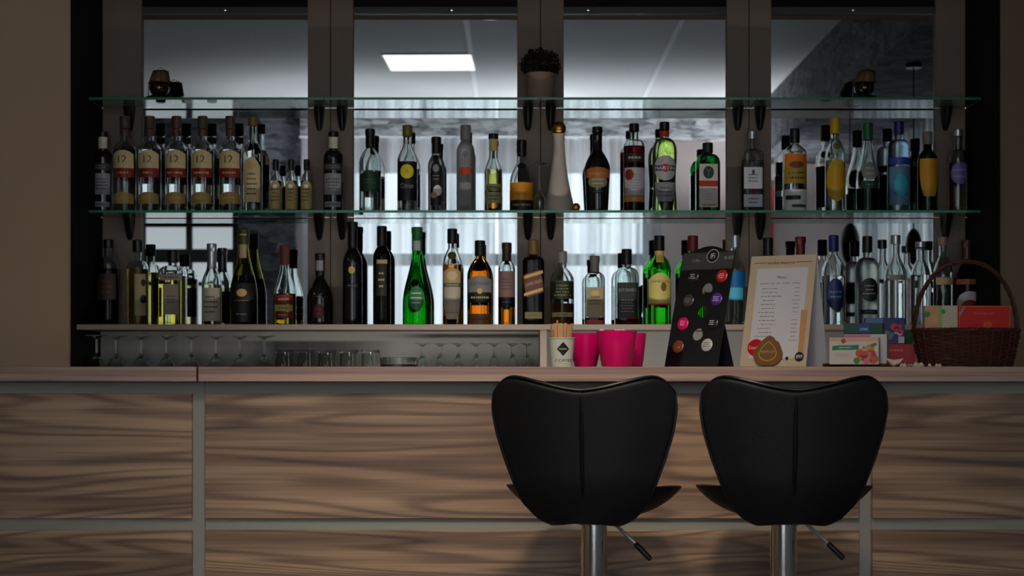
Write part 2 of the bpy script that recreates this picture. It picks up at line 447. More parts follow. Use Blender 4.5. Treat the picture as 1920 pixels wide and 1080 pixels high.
# ceiling light panels: the mirrored one and two unseen ones added for light
def light_panel(cx, cy, label, vis=True):
    t = E('ceiling_light', label, 'ceiling light', (cx, cy, 2.990), math.radians(1.4), group='square ceiling light panels')
    b = MB(); r = .282; q = .268
    b.box(-r, r, -r, -q, .002, .0095); b.box(-r, r, q, r, .002, .0095); b.box(-r, -q, -q, q, .002, .0095); b.box(q, r, -q, q, .002, .0095)
    b.build('frame', mat('white_metal_frame', (225, 225, 225), .4), t, smooth=False)
    MB().box(-q, q, -q, q, .0, .0095).build('diffuser', mat('lit_diffuser', (255, 254, 248), .5, emit=PANEL), t, smooth=False)
light_panel(-.51, .48, 'square lit ceiling panel whose reflection shows in the second mirror')
light_panel(-3.3, .48, 'square lit ceiling panel near the left room wall')
light_panel(-3.3, 3.3, 'square lit ceiling panel in front of the beige wall left of the bar')

# spots added over the bar to bring its front up to brightness
def fill_spot(cx, cy, tx, ty, tz, label, energy, size=62, color=(1, .86, .72)):
    t = E('ceiling_spot', label, 'ceiling spot', (cx, cy, 2.98), group='round recessed spots over the bar')
    MB().lathe([(.036, 0), (.052, 0), (.055, .006), (.055, .0195), (.036, .0195), (.036, 0)], 28).build('trim_ring', CHROME, t)
    MB().lathe([(0, .012), (.036, .012)], 24, flip=True).build('lens', mat('spot_lens', (255, 226, 190), .4, emit=2.0), t)
    ld = bpy.data.lights.new('spot_lamp', 'SPOT'); ld.energy = energy; ld.color = color
    ld.spot_size = math.radians(size); ld.spot_blend = 1.0; ld.shadow_soft_size = .24
    lo = bpy.data.objects.new('spot_lamp', ld); COL.objects.link(lo)
    lo.parent = t; lo.location = (0, 0, -.012)
    d = Vector((tx - cx, ty - cy, tz - 2.968)); lo.rotation_euler = d.to_track_quat('-Z', 'Y').to_euler()
fill_spot(-.12, 1.9, -.02, 4.25, .86, 'warm recessed spot aimed at the middle of the bar front', SPOT, 41)
fill_spot(.45, 2.6, .30, 4.4, 1.0, 'warm recessed spot aimed at the bar top between the stools', SPOT * .28, 50)

# pendants under the stone beam
def pendant(cx, cy, cz, r, h, label):
    t = E('pendant_lamp', label, 'pendant lamp', (cx, cy, cz), group='black pendant lamps under the stone beam')
    pr = [(r * .25, -h / 2)] + [(r * math.sin(PI * (.1 + .86 * i / 10)), -h / 2 * math.cos(PI * (.1 + .86 * i / 10))) for i in range(11)] + [(0, h / 2)]
    MB().lathe(pr, 20).build('lamp_shade', BLACKPL, t)
    MB().tube([(0, 0, h / 2 - .005), (0, 0, 2.608 - cz)], .004, 6).build('cord', BLACKPL, t)
    MB().lathe([(0, 2.588 - cz), (.04, 2.588 - cz), (.04, 2.608 - cz), (0, 2.608 - cz)], 16).build('canopy', BLACKPL, t)
pendant(1.98, 1.1, 1.82, .058, .25, 'larger black pendant lamp under the stone beam')
pendant(2.00, 2.6, 1.70, .040, .18, 'smaller black pendant lamp under the stone beam, nearer the bar')

# ------------------------------------------------------------------ back bar
MD = 5.55; PD = 5.53                   # mirror plane and post fronts
structure('trim_5', BLACKLAM, NX0 + .001, NX0 + .016, NY - .004, 5.58, 1.0, 2.299)
structure('trim_6', BLACKLAM, NX1 - .016, NX1 - .001, NY - .004, 5.58, 1.0, 2.299)
posts = [(187, 265), (577, 662), (970, 1057), (1363, 1446), (1755, 1822)]
plab = ['taupe end post of the back bar beside the upturned wine glasses', 'taupe post between the first and second mirror', 'taupe centre post behind the potted plant', 'taupe post between the third and fourth mirror', 'dim taupe end post right of the fourth mirror']
for i, (a, b) in enumerate(posts):
    x0, x1 = X(a, PD), X(b, PD)
    if i == 0: x0 = NX0 + .018
    if i == 4: x1 = NX1 - .018
    t = E('mirror_post', plab[i], 'post', ((x0 + x1) / 2, PD, 1.232), group='taupe posts of the back bar')
    hw = (x1 - x0) / 2
    if i in (1, 2, 3):
        MB().box(-hw, -.001, 0, .05, 0, 1.066).build('board', TAUPE, t, smooth=False, bevel=.0015)
        MB().box(.001, hw, 0, .05, 0, 1.066).build('board', TAUPE, t, smooth=False, bevel=.0015)
    else:
        MB().box(-hw, hw, 0, .05, 0, 1.066).build('board', TAUPE, t, smooth=False, bevel=.0015)
mir = [(265, 577), (662, 970), (1057, 1363), (1446, 1755)]
mlab = ['leftmost mirror pane, behind the row of bottles with red banded labels', 'second mirror pane, reflecting the lit ceiling panel', 'third mirror pane, between the centre post and the post by the clear gin bottle', 'rightmost mirror pane, reflecting the slate beam']
for i, (a, b) in enumerate(mir):
    x0, x1 = X(a, PD) + .0005, X(b, PD) - .0005
    t = E('mirror', mlab[i], 'mirror', ((x0 + x1) / 2, MD, 1.232), group='mirror panes behind the bottles')
    hw = (x1 - x0) / 2; top = Z(27, MD) - 1.232
    MB().box(-hw, hw, 0, .006, 0, top).build('glass', MIRROR, t, smooth=False)
    MB().box(-hw, hw, -.012, .02, top, top + .022).build('rail', mat('dark_grey_rail', (52, 50, 50), .45), t, smooth=False)
    MB().box(-hw, hw, .0, .02, top + .022, 1.066).build('dark_glass_strip', mat('dark_gloss_glass', (16, 18, 24), .1), t, smooth=False)
    for sx in (.22,):
        b = MB().lathe([(0, 0), (.006, 0), (.0045, .004), (0, .005)], 14)
        b.v = [(x + (-hw + 2 * hw * (.60 if i == 1 else .15 if i == 2 else .5)), -.012 - z, y + top + .012) for x, y, z in b.v]
        recalc(b.build('screw', CHROME, t))
# wooden bottle shelf
WZ = 1.230
t = E('bottle_shelf', 'long taupe wooden shelf carrying the lower row of bottles', 'shelf', (0, NY, WZ))
MB().box(NX0 + .018, NX1 - .018, 0, .32, -.0165, 0).build('board', SHELFWOOD, t, smooth=False, bevel=.001)
xd = X(1019, 5.22)
MB().box(xd - .0105, xd + .0105, .02, .30, -.229, -.0165).build('divider', SHELFWOOD, t, smooth=False, bevel=.001)
MB().box(NX0 + .018, NX1 - .018, .305, .315, -.2285, -.0165).build('back_panel', BACKGREY, t, smooth=False)
t = E('rear_counter', 'grey back counter under the wooden shelf, holding the spare glasses', 'counter', (0, NY, 0))
MB().box(NX0 + .018, NX1 - .018, -.05, .35, .96, 1.0).build('worktop', BACKGREY, t, smooth=False, bevel=.002)
MB().box(NX0 + .018, NX1 - .018, -.02, .35, 0, .96).build('body', TAUPE, t, smooth=False)
for k in range(5):
    a = NX0 + .03 + k * .553
    MB().box(a, a + .545, -.038, -.0205, .1, .93).build('door', TAUPE, t, smooth=False, bevel=.002)
# glass shelves and their clamps
GLEDGE = mat('green_glass_edge', (2, 112, 82), .2, var=.1)
def shelf_glass():
    m, N, L, p = newmat('shelf_glass')
    p.inputs['Transmission Weight'].default_value = 1; p.inputs['IOR'].default_value = 1.45; p.inputs['Roughness'].default_value = 0
    p.inputs['Base Color'].default_value = (.80, .93, .88, 1)
    return m
SHG = shelf_glass()
joints = [187, 619.5, 1011.5, 1404.5, 1822]
for lv, zt in (('upper', 1.9455), ('lower', 1.5915)):
    for k in range(4):
        x0 = X(joints[k], PD) + .001; x1 = X(joints[k + 1], PD) - .001
        if k == 0: x0 = NX0 + .018
        if k == 3: x1 = NX1 - .018
        where = ['far left', 'second from the left', 'third from the left', 'far right'][k]
        t = E('glass_shelf', '%s pane of the %s glass shelf with a green edge' % (where, lv), 'shelf', ((x0 + x1) / 2, 5.35, zt - .008), group='%s glass shelf panes' % lv)
        hw = (x1 - x0) / 2
        MB().box(-hw, hw, .0012, .179, 0, .008).build('pane', SHG, t, smooth=False)
        MB().box(-hw, hw, 0, .0010, 0.0002, .0078).build('edge', GLEDGE, t, smooth=False)
    for px in (240, 597, 640, 990, 1033, 1385, 1427, 1777):
        nm = {240: 'on the left end post', 597: 'left of the second pair', 640: 'right of the second pair', 990: 'left of the third pair, on the centre post', 1033: 'right of the third pair, on the centre post', 1385: 'left of the fourth pair, by the gin bottle', 1427: 'right of the fourth pair, by the gin bottle', 1777: 'on the right end post'}[px]
        xx = X(px, 5.5)
        t = E('shelf_bracket', 'black clamp under the %s glass shelf %s' % (lv, nm), 'bracket', (xx, PD, zt - .008), group='black shelf clamps')
        def jaw(u, v):
            zz = -.0005 - .072 * v
            wv = .0175 * (1 - .55 * v ** 1.6) * (1 if v < .97 else .7); dv = .062 * (1 - .80 * v ** .9)
            a = PI * u
            return (-wv * math.cos(a), -dv * math.sin(a) ** .8 if 0 < u < 1 else 0, zz)
        b = MB().grid(jaw, 12, 8)
        b.f.append(tuple(range(13))[::-1]); n0 = 13 * 8; b.f.append(tuple(range(n0, n0 + 13)))
        recalc(b.build('clamp', BLACKPL, t))
        MB().box(-.016, .016, -.022, -.001, .0085, .013).build('lip', BLACKPL, t, smooth=False, bevel=.001)

# ------------------------------------------------------------------ bar counter
CF = 4.25
units = [(-2.45, -.7665, 'left section of the bar front, beyond the first grey upright strip'), (-.7655, .8955, 'middle section of the bar front, behind the two stools'), (.8965, 2.55, 'right section of the bar front, right of the second stool')]
for x0, x1, lb in units:
    t = E('bar_counter', lb, 'bar counter', (x0, CF + .012, 0), group='walnut panelled bar front sections')
    wd = x1 - x0
    MB().box(0, wd, 0, .36, 0, 1.062).build('carcass', GREYLAM, t, smooth=False)
    for a, c in ((.7225, 1.034), (.382, .6935), (.0415, .353)):
        MB().box(.001, wd - .0305, -.012, -.0005, a, c).build('front_panel', WOOD, t, smooth=False, bevel=.0012)
ctops = [(-2.47, X(368, 4.2), 'left length of the walnut bar top, ending at the dark joint'), (X(371.5, 4.2), 2.57, 'long walnut bar top carrying the coffee cup, cards and basket')]
for x0, x1, lb in ctops:
    t = E('countertop', lb, 'bar top', (x0, 4.2, 1.0640), group='walnut bar top lengths')
    MB().box(0, x1 - x0, 0, .52, 0, .0365).build('slab', WOODTOP, t, smooth=False, bevel=.0012)
t = E('task_light', 'LED strip fixed under the rear edge of the bar top, lighting the back counter', 'task light', (.1, 4.695, 1.040))  # unseen strip, added to brighten the back counter and its glasses
MB().box(-.8, .8, -.012, .012, .006, .0235).build('housing', CHROME, t, smooth=False)
MB().box(-.79, .79, -.010, .010, 0, .0055).build('diffuser', mat('lit_task_strip', (255, 244, 226), .5, emit=1.5), t, smooth=False)
ld = bpy.data.lights.new('task_lamp', 'AREA'); ld.shape = 'RECTANGLE'; ld.size = 1.5; ld.size_y = .02; ld.energy = FILL_W; ld.color = (1, .95, .86)
lo = bpy.data.objects.new('task_lamp', ld); COL.objects.link(lo); lo.parent = t; lo.location = (0, .016, -.004)
lo.rotation_euler = Vector((0, 1, -.12)).to_track_quat('-Z', 'Y').to_euler()
CT = 1.1006  # height of the bar top

# ------------------------------------------------------------------ bottles
def profile(H, R, hs, hn, rn, sh='round', rb=None, waist=None):
    rb = rb or R; pts = [(0, .002), (rb * .72, .0), (rb - .005, .0005), (rb - .001, .003), (rb, .007)]
    n = 8
    for i in range(1, n + 1):
        t = i / n; r = rb + (R - rb) * t
        if waist: r -= waist * math.sin(PI * t) ** 2
        pts.append((r, .007 + (hs - .007) * t))
    m = 14
    for i in range(1, m + 1):
        t = i / m
        if sh == 'round': r = rn + (R - rn) * math.cos(t * PI / 2) ** .9; z = hs + (hn - hs) * math.sin(t * PI / 2) ** 1.0
        elif sh == 's': r = rn + (R - rn) * (.5 + .5 * math.cos(PI * t)); z = hs + (hn - hs) * t
        elif sh == 'cone': r = rn + (R - rn) * (1 - t) ** 1.15; z = hs + (hn - hs) * t
        elif sh == 'm':
            r = rn + (R - rn) * (.5 * math.cos(t * PI / 2) + .5 * (.5 + .5 * math.cos(PI * t))); z = hs + (hn - hs) * (.5 * math.sin(t * PI / 2) + .5 * t)
        pts.append((r, z))
    pts += [(rn, (hn + H) / 2), (rn, H - .020), (rn + .0016, H - .018), (rn + .0016, H - .010), (rn, H - .008), (rn, H - .003), (rn * .8, H - .002), (0, H - .002)]
    return pts
def rad(pr, z):
    for (r0, z0), (r1, z1) in zip(pr[2:], pr[3:]):
        if z0 <= z <= z1 and z1 > z0: return r0 + (r1 - r0) * (z - z0) / (z1 - z0)
    return pr[4][0]
class Skin:
    """maps flat label coordinates (u across, v height) onto the bottle side that faces the bar"""
    def __init__(s, pr, p=2.0, ry=1.0): s.pr = pr; s.p = p; s.ry = ry
    def at(s, ang, z, off):
        r = rad(s.pr, z) + off
        p = s.p; c, q = math.sin(ang), -math.cos(ang)
        t = (abs(c) ** p + abs(q) ** p) ** (-1.0 / p)
        return (r * t * c, r * t * q * s.ry, z)
    def fn(s, z0, off, rot=0.0, a0=0.0):
        cr, sr = math.cos(rot), math.sin(rot)
        def g(u, v):
            uu = u * cr - v * sr; vv = u * sr + v * cr
            z = z0 + vv; r = max(rad(s.pr, z), .01)
            if s.p > 2.5:
                # flat faced bottle: keep the decal on the plane
                a = math.atan2(uu, r)
                return s.at(a0 + a, z, off)
            return s.at(a0 + uu / r, z, off)
        return g
def fine(shape_fn, nu=14, nv=8):
    """a subdivided flat patch: returns (verts, faces)"""
    b = MB().grid(lambda u, v: shape_fn(u, v) + (0,), nu, nv)
    return [(x, y) for x, y, _ in b.v], b.f
def patch(kind, w_, h_):
    if kind == 'rect': return fine(lambda u, v: ((u - .5) * w_, (v - .5) * h_))
    if kind == 'arch': return fine(lambda u, v: ((u - .5) * w_, -h_ / 2 + v * h_ * (.78 + .22 * math.cos((u - .5) * PI))))
    if kind == 'oval':
        def f(u, v):
            a, b = 2 * u - 1, 2 * v - 1
            return (a * math.sqrt(1 - b * b / 2) * w_ / 2, b * math.sqrt(1 - a * a / 2) * h_ / 2)
        return fine(f)
    if kind == 'shield': return fine(lambda u, v: ((u - .5) * w_ * (.55 + .45 * min(1, v * 1.8) ** .7), (v - .5) * h_))
    if kind == 'diamond':
        def f2(u, v):
            a, b = u - .5, v - .5
            return ((a - b) * w_ / 1, (a + b) * h_ / 1)
        return fine(f2, 8, 8)
def scribble(w_, h_, rows, seed=1, dens=.8):
    rnd = random.Random(seed); vs = []; fs = []
    for r in range(rows):
        y = h_ / 2 - (r + .5) * h_ / rows; x = -w_ / 2; th = h_ / rows * .30
        lim = w_ / 2 * rnd.uniform(.55, 1)
        x = -lim
        while x < lim:
            l = rnd.uniform(.08, .22) * w_
            e = min(x + l, lim); k = len(vs)
            vs += [(x, y - th / 2), (e, y - th / 2), (e, y + th / 2), (x, y + th / 2)]; fs.append((k, k + 1, k + 2, k + 3))
            x = e + .04 * w_
    return vs, fs

def bottle(cx, top, wpx, row, label, hs=.62, hn=.78, sh='round', rn=.0135, glass=None, dark=None, level=.9, p=2.0, ry=1.0, rb=None, waist=None,
           cap=None, caph=.16, capr=None, labels=(), name='liquor_bottle', group=None, rough=0.0, caplabel=None, cat='bottle', corkball=None):
    D = 5.465 if row == 'M' else 5.45
    base = 1.5916 if row == 'M' else WZ + .0002
    H = Z(top, D) - base; R = wpx / 2 * D / F
    t = E(name, label, cat, (X(cx, D), D, base), group=group)
    pr = profile(H, R, hs * H, hn * H, rn, sh, (rb * R if rb else None), waist)
    pf = (lambda z: 2.0 + (p - 2.0) * max(0, min(1, (hn * H - z) / ((hn - hs) * H + 1e-6)))) if p > 2.01 else 2.0
    rf = (lambda z: 1.0 + (ry - 1.0) * max(0, min(1, (hn * H - z) / ((hn - hs) * H + 1e-6)))) if ry < .999 else 1.0
    n = 40 if p > 2.01 else 32
    b = MB().lathe(pr, n, p=pf, ry=rf)
    if dark is not None:
        body = b.build('glass_body', mat('dark_bottle_%d_%d_%d' % dark, dark, .12, spec=.6, coat=.3), t)
    else:
        low, high = glass
        L = level * H; th = .0032
        if level < .97:
            ip = [(0, L)]
            r0 = max(rad(pr, L) - th, .003); ip.append((r0, L))
            for (r, z) in pr:
                if z > L + .002 and z < H - .022 and r - th > .002: ip.append((r - th, z))
            ip.append((rn - th, H - .022)); ip.append((0, H - .022))
            b.lathe(ip, n, p=pf, ry=rf, flip=True)
        body = b.build('glass_body', glass_mat(low, high, L, rough), t)
    if cap:
        cr = capr or rn + .0025; z0 = H * (1 - caph)
        cp = [(rn + .0004, z0), (cr, z0 + .0005), (cr, H - .002), (cr - .002, H), (0, H)]
        if caph > .2:
            cp = [(rad(pr, z0) + .0004, z0)] + [(rad(pr, z0 + (H - .022 - z0) * i / 6) + .0011, z0 + (H - .022 - z0) * i / 6) for i in range(1, 7)] + [(cr, H - .018), (cr, H - .002), (cr - .002, H), (0, H)]
        c = MB().lathe(cp, 24).build('cap', cap, t)
        if caplabel: c['label'] = caplabel
    sk = Skin(pr, p, ry)
    for k, q in enumerate(labels):
        kind, f0, f1, wf, m = q[:5]; opt = q[5] if len(q) > 5 else {}
        hh = (f1 - f0) * H; zc = (f0 + f1) / 2 * H
        ww = 2 * R * wf * (1.25 if p <= 2.01 else .98) if wf <= 1 else R * wf
        off = opt.get('off', .0006 + .0003 * k)
        pm = sk.fn(zc, off, opt.get('rot', 0), opt.get('a0', 0))
        lo = put2d(MB(), patch(kind, ww, hh), pm).build(opt.get('name', 'label'), m, body if False else t)
        if opt.get('text'):
            tm = opt.get('tm', INK); h_ = opt.get('th', .3) * hh
            tx = text2d(opt['text'], h_, ww * opt.get('tw', .8))
            fm = sk.fn(zc + opt.get('tz', 0) * hh, off + .0003, opt.get('rot', 0), opt.get('a0', 0))
            put2d(MB(), tx, fm).build('lettering', tm, lo, smooth=False)
        if opt.get('rows'):
            fm = sk.fn(zc + opt.get('rz', 0) * hh, off + .0003, opt.get('rot', 0), opt.get('a0', 0))
            put2d(MB(), scribble(ww * .7, hh * opt.get('rh', .6), opt['rows'], cx), fm).build('small_print', opt.get('rm', INK), lo, smooth=False)
    return t
CLR = (244, 250, 248); CLR2 = (232, 244, 240)
BLK = mat('black_cap', (10, 10, 11), .35); BLKLAB = mat('black_label', (12, 12, 13), .5)
GREYCAP = mat('grey_cap', (120, 116, 116), .4); NAVY = mat('navy_cap', (16, 24, 92), .4)
YEL = mat('yellow_label', (186, 146, 14), .5); ORANGE = mat('orange_label', (214, 120, 26), .5)
LEMON = mat('lemon_print', (226, 204, 30), .5); AMBERL = mat('amber_label', (226, 150, 20), .5)
DKGREEN = mat('dark_green_label', (14, 44, 30), .5); GRCAP = mat('green_cap', (20, 84, 50), .4)
DKRED = mat('deep_red_label', (128, 30, 24), .5); BRCAP = mat('brown_cap', (92, 48, 30), .7)
GOLDCAP = mat('gold_cap', (120, 92, 46), .5, .2); GREYLAB = mat('grey_label', (140, 138, 146), .55)
BLUELAB = mat('blue_label', (30, 66, 150), .4); LTBLUE = mat('light_blue_label', (84, 122, 150), .45)
PURP = mat('purple_label', (96, 86, 150), .5); OLIVE = mat('olive_foil', (66, 64, 22), .4)
SILCAP = mat('silver_cap', (176, 182, 188), .25, .8); GRNLAB = mat('green_crest', (40, 120, 74), .4)
TAN = mat('tan_label', (178, 158, 112), .6); ROSE = mat('brown_rose_label', (120, 90, 84), .6)
REDCAP = mat('dark_red_cap', (84, 14, 16), .4); GREYIV = mat('grey_ivory_label', (176, 166, 148), .6)
JELLY = mat('pale_yellow_label', (206, 190, 108), .55)

# upper glass row -------------------------------------------------------
def blackwine(cx, label, grp=None):
    bottle(cx, 247, 37, 'M', label, hs=.66, hn=.77, dark=(12, 11, 12), cap=BLK, caph=.06, group=grp, labels=[
        ('rect', .22, .48, .80, GREYLAB, {'rows': 4, 'rm': BLACKINK}), ('rect', .07, .135, .72, GREYLAB, {'rows': 1, 'rm': BLACKINK}),
        ('rect', .52, .60, .85, mat('charcoal_label', (52, 50, 50), .5), {'rows': 2, 'rm': GREYLAB}), ('rect', .79, .93, 1.0 * .5, IVORY, {'name': 'neck_label'})])
blackwine(193, 'black wine bottle with a grey label, at the far left end of the glass shelf')
for cx, lb in ((234, 'clear bottle with a red banded number 12 label, first of five from the left'), (281, 'clear bottle with a red banded number 12 label, second of five from the left'),
               (331, 'clear bottle with a red banded number 12 label, the middle one of five'), (380, 'clear bottle with a red banded number 12 label, fourth of five from the left'),
               (432, 'clear bottle with a red banded number 12 label, last of five from the left')):
    bottle(cx, 218, 42, 'M', lb, hs=.64, hn=.75, sh='m', glass=(CLR, CLR), level=.66, cap=mat('cork_brown_cap', (74, 60, 50), .5), caph=.13, group='clear bottles with red banded labels', labels=[
        ('arch', .455, .64, .86, CREAM, {'text': '12', 'tm': DKRED if False else BLACKINK, 'th': .40, 'tw': .34}), ('rect', .36, .455, .86, DKRED, {'text': 'LAGER', 'tm': GOLDINK, 'th': .01, 'tw': .01} if False else {'rows': 1, 'rm': GOLDINK}),
        ('arch', .09, .21, .84, mat('dull_gold_label', (178, 144, 78), .5), {'rows': 1, 'rh': .5, 'rm': GOLDINK}), ('rect', .79, .86, .46, mat('dim_brown_neck', (86, 52, 42), .5), {'name': 'neck_label'})])
bottle(474, 219, 36, 'M', 'tall clear bottle with a long arched cream label, right of the red banded bottles', hs=.60, hn=.78, sh='s', glass=(CLR, CLR), level=.72, cap=GOLDCAP, caph=.10, labels=[
    ('arch', .11, .575, .80, CREAM, {'rows': 5, 'rh': .55, 'rz': -.1}), ('oval', .45, .53, .34, GOLDINK, {'name': 'emblem'})])
for cx, lb in ((517, 'small bottle with a cream label, leftmost of the three miniatures'), (546, 'small bottle with a cream label, middle one of the three miniatures'), (575, 'small bottle with a cream label, rightmost of the three miniatures')):
    bottle(cx, 299, 23, 'M', lb, hs=.56, hn=.76, sh='m', rn=.0085, glass=((196, 206, 180), CLR), level=.6, cap=BLK, caph=.20, capr=.010, name='miniature_bottle', group='three miniature bottles', labels=[
        ('arch', .07, .60, .86, mat('straw_label', (186, 160, 96), .6), {'rows': 4, 'rh': .5}), ('oval', .45, .53, .30, WHITEINK, {'name': 'emblem'})])
blackwine(625, 'black wine bottle with a grey label, in front of the post beside the first mirror')
bottle(694, 242, 41, 'M', 'clear bottle with a dark green label and long black cap, in the second mirror bay', hs=.60, hn=.77, sh='m', glass=(CLR2, CLR), level=.5, cap=BLK, caph=.22, labels=[
    ('arch', .25, .49, .86, DKGREEN, {'rows': 2, 'rh': .3, 'rm': GREENINK})])
bottle(764, 235, 38, 'M', 'clear bottle with a black label showing a yellow lemon', hs=.60, hn=.80, sh='s', glass=(CLR, CLR), level=.5, cap=mat('old_gold_cap', (110, 92, 26), .4), caph=.13, labels=[
    ('rect', .135, .58, .95, BLKLAB, {'text': 'Citron', 'tm': GREYLAB, 'th': .13, 'tw': .55, 'tz': -.12}), ('oval', .385, .545, .55, LEMON, {'name': 'lemon'}), ('oval', .44, .49, .14, GOLDINK, {'name': 'emblem'})])
bottle(818, 257, 31, 'M', 'slim frosted bottle with a black oval label and a white flower', hs=.62, hn=.76, sh='m', glass=((214, 206, 200), (214, 208, 204)), rough=.25, level=.98, cap=BLK, caph=.22, labels=[
    ('arch', .10, .70, .56, BLKLAB, {'rows': 2, 'rh': .15, 'rz': .1, 'rm': GREYLAB}), ('oval', .53, .63, .30, GREYLAB, {'name': 'emblem'}), ('oval', .22, .36, .42, WHITEINK, {'name': 'flower', 'a0': .2}), ('oval', .19, .27, .32, mat('peach_print', (200, 150, 120), .6), {'name': 'flower', 'a0': -.25})])
bottle(873, 235, 34, 'M', 'tall frosted grey bottle with a small orange red fruit on it', hs=.70, hn=.82, sh='m', rn=.0145, glass=((196, 190, 188), (196, 190, 188)), rough=.45, level=.98, cap=GREYCAP, caph=.17, labels=[
    ('oval', .42, .52, .34, mat('fruit_print', (196, 70, 34), .5), {'name': 'fruit', 'a0': -.28}), ('oval', .42, .52, .34, mat('fruit_print', (196, 70, 34), .5), {'name': 'fruit', 'a0': .28}), ('rect', .08, .34, .5, mat('faint_print', (150, 146, 146), .7), {'rows': 5, 'rm': GREYLAB}), ('oval', .62, .70, .2, GREYCAP, {'name': 'emblem'})])
bottle(925, 251, 33, 'M', 'slim bottle of pale yellow spirit with a gold emblem at its foot', hs=.52, hn=.74, sh='s', glass=((214, 216, 150), CLR), level=.55, cap=BLK, caph=.07, labels=[
    ('rect', .28, .36, .75, mat('olive_print', (120, 118, 84), .6), {'rows': 1, 'rm': BLACKINK}), ('oval', .05, .15, .5, GOLD, {'name': 'emblem'}), ('rect', .12, .26, .8, mat('pale_olive', (168, 166, 120), .6), {'rows': 2}), ('rect', .78, .93, .45, TAN, {'name': 'neck_label'})])
bottle(978, 263, 45, 'M', 'rounded cognac bottle with an amber label, left of the white flared bottle', hs=.40, hn=.70, sh='m', glass=((240, 180, 90), CLR), level=.30, cap=BLK, caph=.22, labels=[
    ('rect', .17, .41, .92, AMBERL, {'rows': 2, 'rm': ORANGE}), ('rect', .045, .165, .92, BLKLAB, {'rows': 1, 'rm': GOLDINK}), ('oval', .60, .68, .3, BLKLAB, {'name': 'medallion'})])
# upturned liqueur glass beside the centre post
def stem_glass(t, H, foot, bowl, stem, gm, up=False, bowlh=.5, rimr=None):
    """bowl, stem and foot; upturned glasses stand on the rim"""
    rimr = rimr or bowl * .82; th = .0014; pr = []
    # upright profile, outer then inner
    z0 = H * (1 - bowlh)
    o = [(0, 0), (foot, 0), (foot, .0015), (foot * .5, .004), (stem, .012), (stem, z0 - .006)]
    nn = 10
    for i in range(nn + 1):
        s = i / nn
        r = stem + (bowl - stem) * math.sin(min(1, s * 1.9) * PI / 2) if s < .53 else bowl + (rimr - bowl) * ((s - .53) / .47) ** 1.5
        o.append((r, z0 + (H - z0) * s))
    inner = [(max(r - th, 0), z) for r, z in o[7:]][::-1] + [(0, z0 + .006)]
    pr = o + inner
    b = MB().lathe(pr, 28)
    if up: b.v = [(x, y, H - z) for x, y, z in b.v]; b.f = [f[::-1] for f in b.f]
    return b.build('glass', gm, t)
TG = glass_mat((240, 246, 244), (240, 246, 244), 0)
D = 5.44
gz = 1.5916
t = E('liqueur_glass', 'small upturned stemmed glass on the glass shelf beside the white flared bottle', 'glass', (X(1012, 5.395), 5.395, gz))
stem_glass(t, Z(309, D) - gz, .026, .0195, .003, TG, up=True, bowlh=.42)
# white flared bottle with gold ball
t = E('decorative_bottle', 'white flared ceramic bottle with a gold ball stopper, in front of the centre post', 'bottle', (X(1048, 5.45), 5.45, gz))
k = 5.45 / F
pr = [(0, 0), (34 * k / 2 * 1.9, 0), (35 * k, .002)]
for i in range(1, 21):
    s = i / 20; pr.append(((10.5 + 21 * (1 - s) ** 1.9) * k, .003 + (143 * k - .003) * s))
pr[1] = (28 * k, 0); pr[2] = (31.2 * k, .001)
pr += [(12.5 * k, 148 * k), (0, 148 * k)]
MB().lathe(pr, 36).build('ceramic_body', mat('white_glazed_ceramic', (206, 192, 180), .22, coat=.4), t)
MB().ball((0, 0, 158 * k), 13.5 * k, 20).build('stopper', GOLD, t)
t = E('gold_ball', 'small gold ball at the foot of the white flared bottle', 'ball', (X(1080, 5.40), 5.40, gz))
MB().ball((0, 0, 8 * k), 8 * k, 18).build('ball', GOLD, t)
bottle(1120, 238, 48, 'M', 'dark cream liqueur bottle with an orange and green oval label', hs=.50, hn=.72, sh='m', rn=.0155, rb=.84, dark=(13, 10, 9), cap=BLK, caph=.07, capr=.0165, labels=[
    ('arch', .40, .52, .86, mat('orange_brown_label', (176, 96, 48), .5), {'text': 'BAILEYS', 'tm': GOLDINK, 'th': .28, 'tw': .65, 'tz': -.1}), ('oval', .28, .43, .66, mat('moss_label', (128, 128, 92), .6), {'rows': 2, 'rm': CREAM, 'off': .0004}), ('rect', .22, .255, .5, BLKLAB, {'rows': 1, 'rm': GREYLAB})])
bottle(1189, 232, 40, 'M', 'bottle of dark red aperitif with a silver label and black cap', hs=.73, hn=.82, sh='round', glass=((110, 8, 20), CLR), level=.745, cap=BLK, caph=.09, labels=[
    ('rect', .56, .66, .90, mat('brown_black_label', (48, 32, 28), .5), {'rows': 1, 'rm': GREYIV, 'rh': .8}), ('rect', .19, .50, .90, SILVER, {'rows': 6, 'rm': GREYLAB}), ('rect', .12, .185, .92, mat('orange_gold_label', (206, 132, 60), .45), {'rows': 1, 'rm': GOLDINK}),
    ('oval', .36, .48, .36, DKRED, {'name': 'emblem', 'a0': -.55})])
bottle(1246, 229, 46, 'M', 'bottle of pale green vermouth with a round silver label and dark bar', hs=.66, hn=.82, sh='round', glass=((218, 234, 160), (226, 238, 190)), level=.86, cap=BLK, caph=.09, waist=.004, labels=[
    ('oval', .35, .62, .82, SILVER), ('rect', .455, .515, .92, mat('charcoal_bar', (56, 56, 62), .5), {'text': 'MARTINI', 'tm': WHITEINK, 'th': .6, 'tw': .8}), ('oval', .44, .53, .24, REDINK, {'name': 'emblem', 'off': .0011}),
    ('shield', .12, .33, .74, GREYLAB, {'rows': 3}), ('rect', .84, .90, .5, REDINK, {'name': 'neck_label'})])
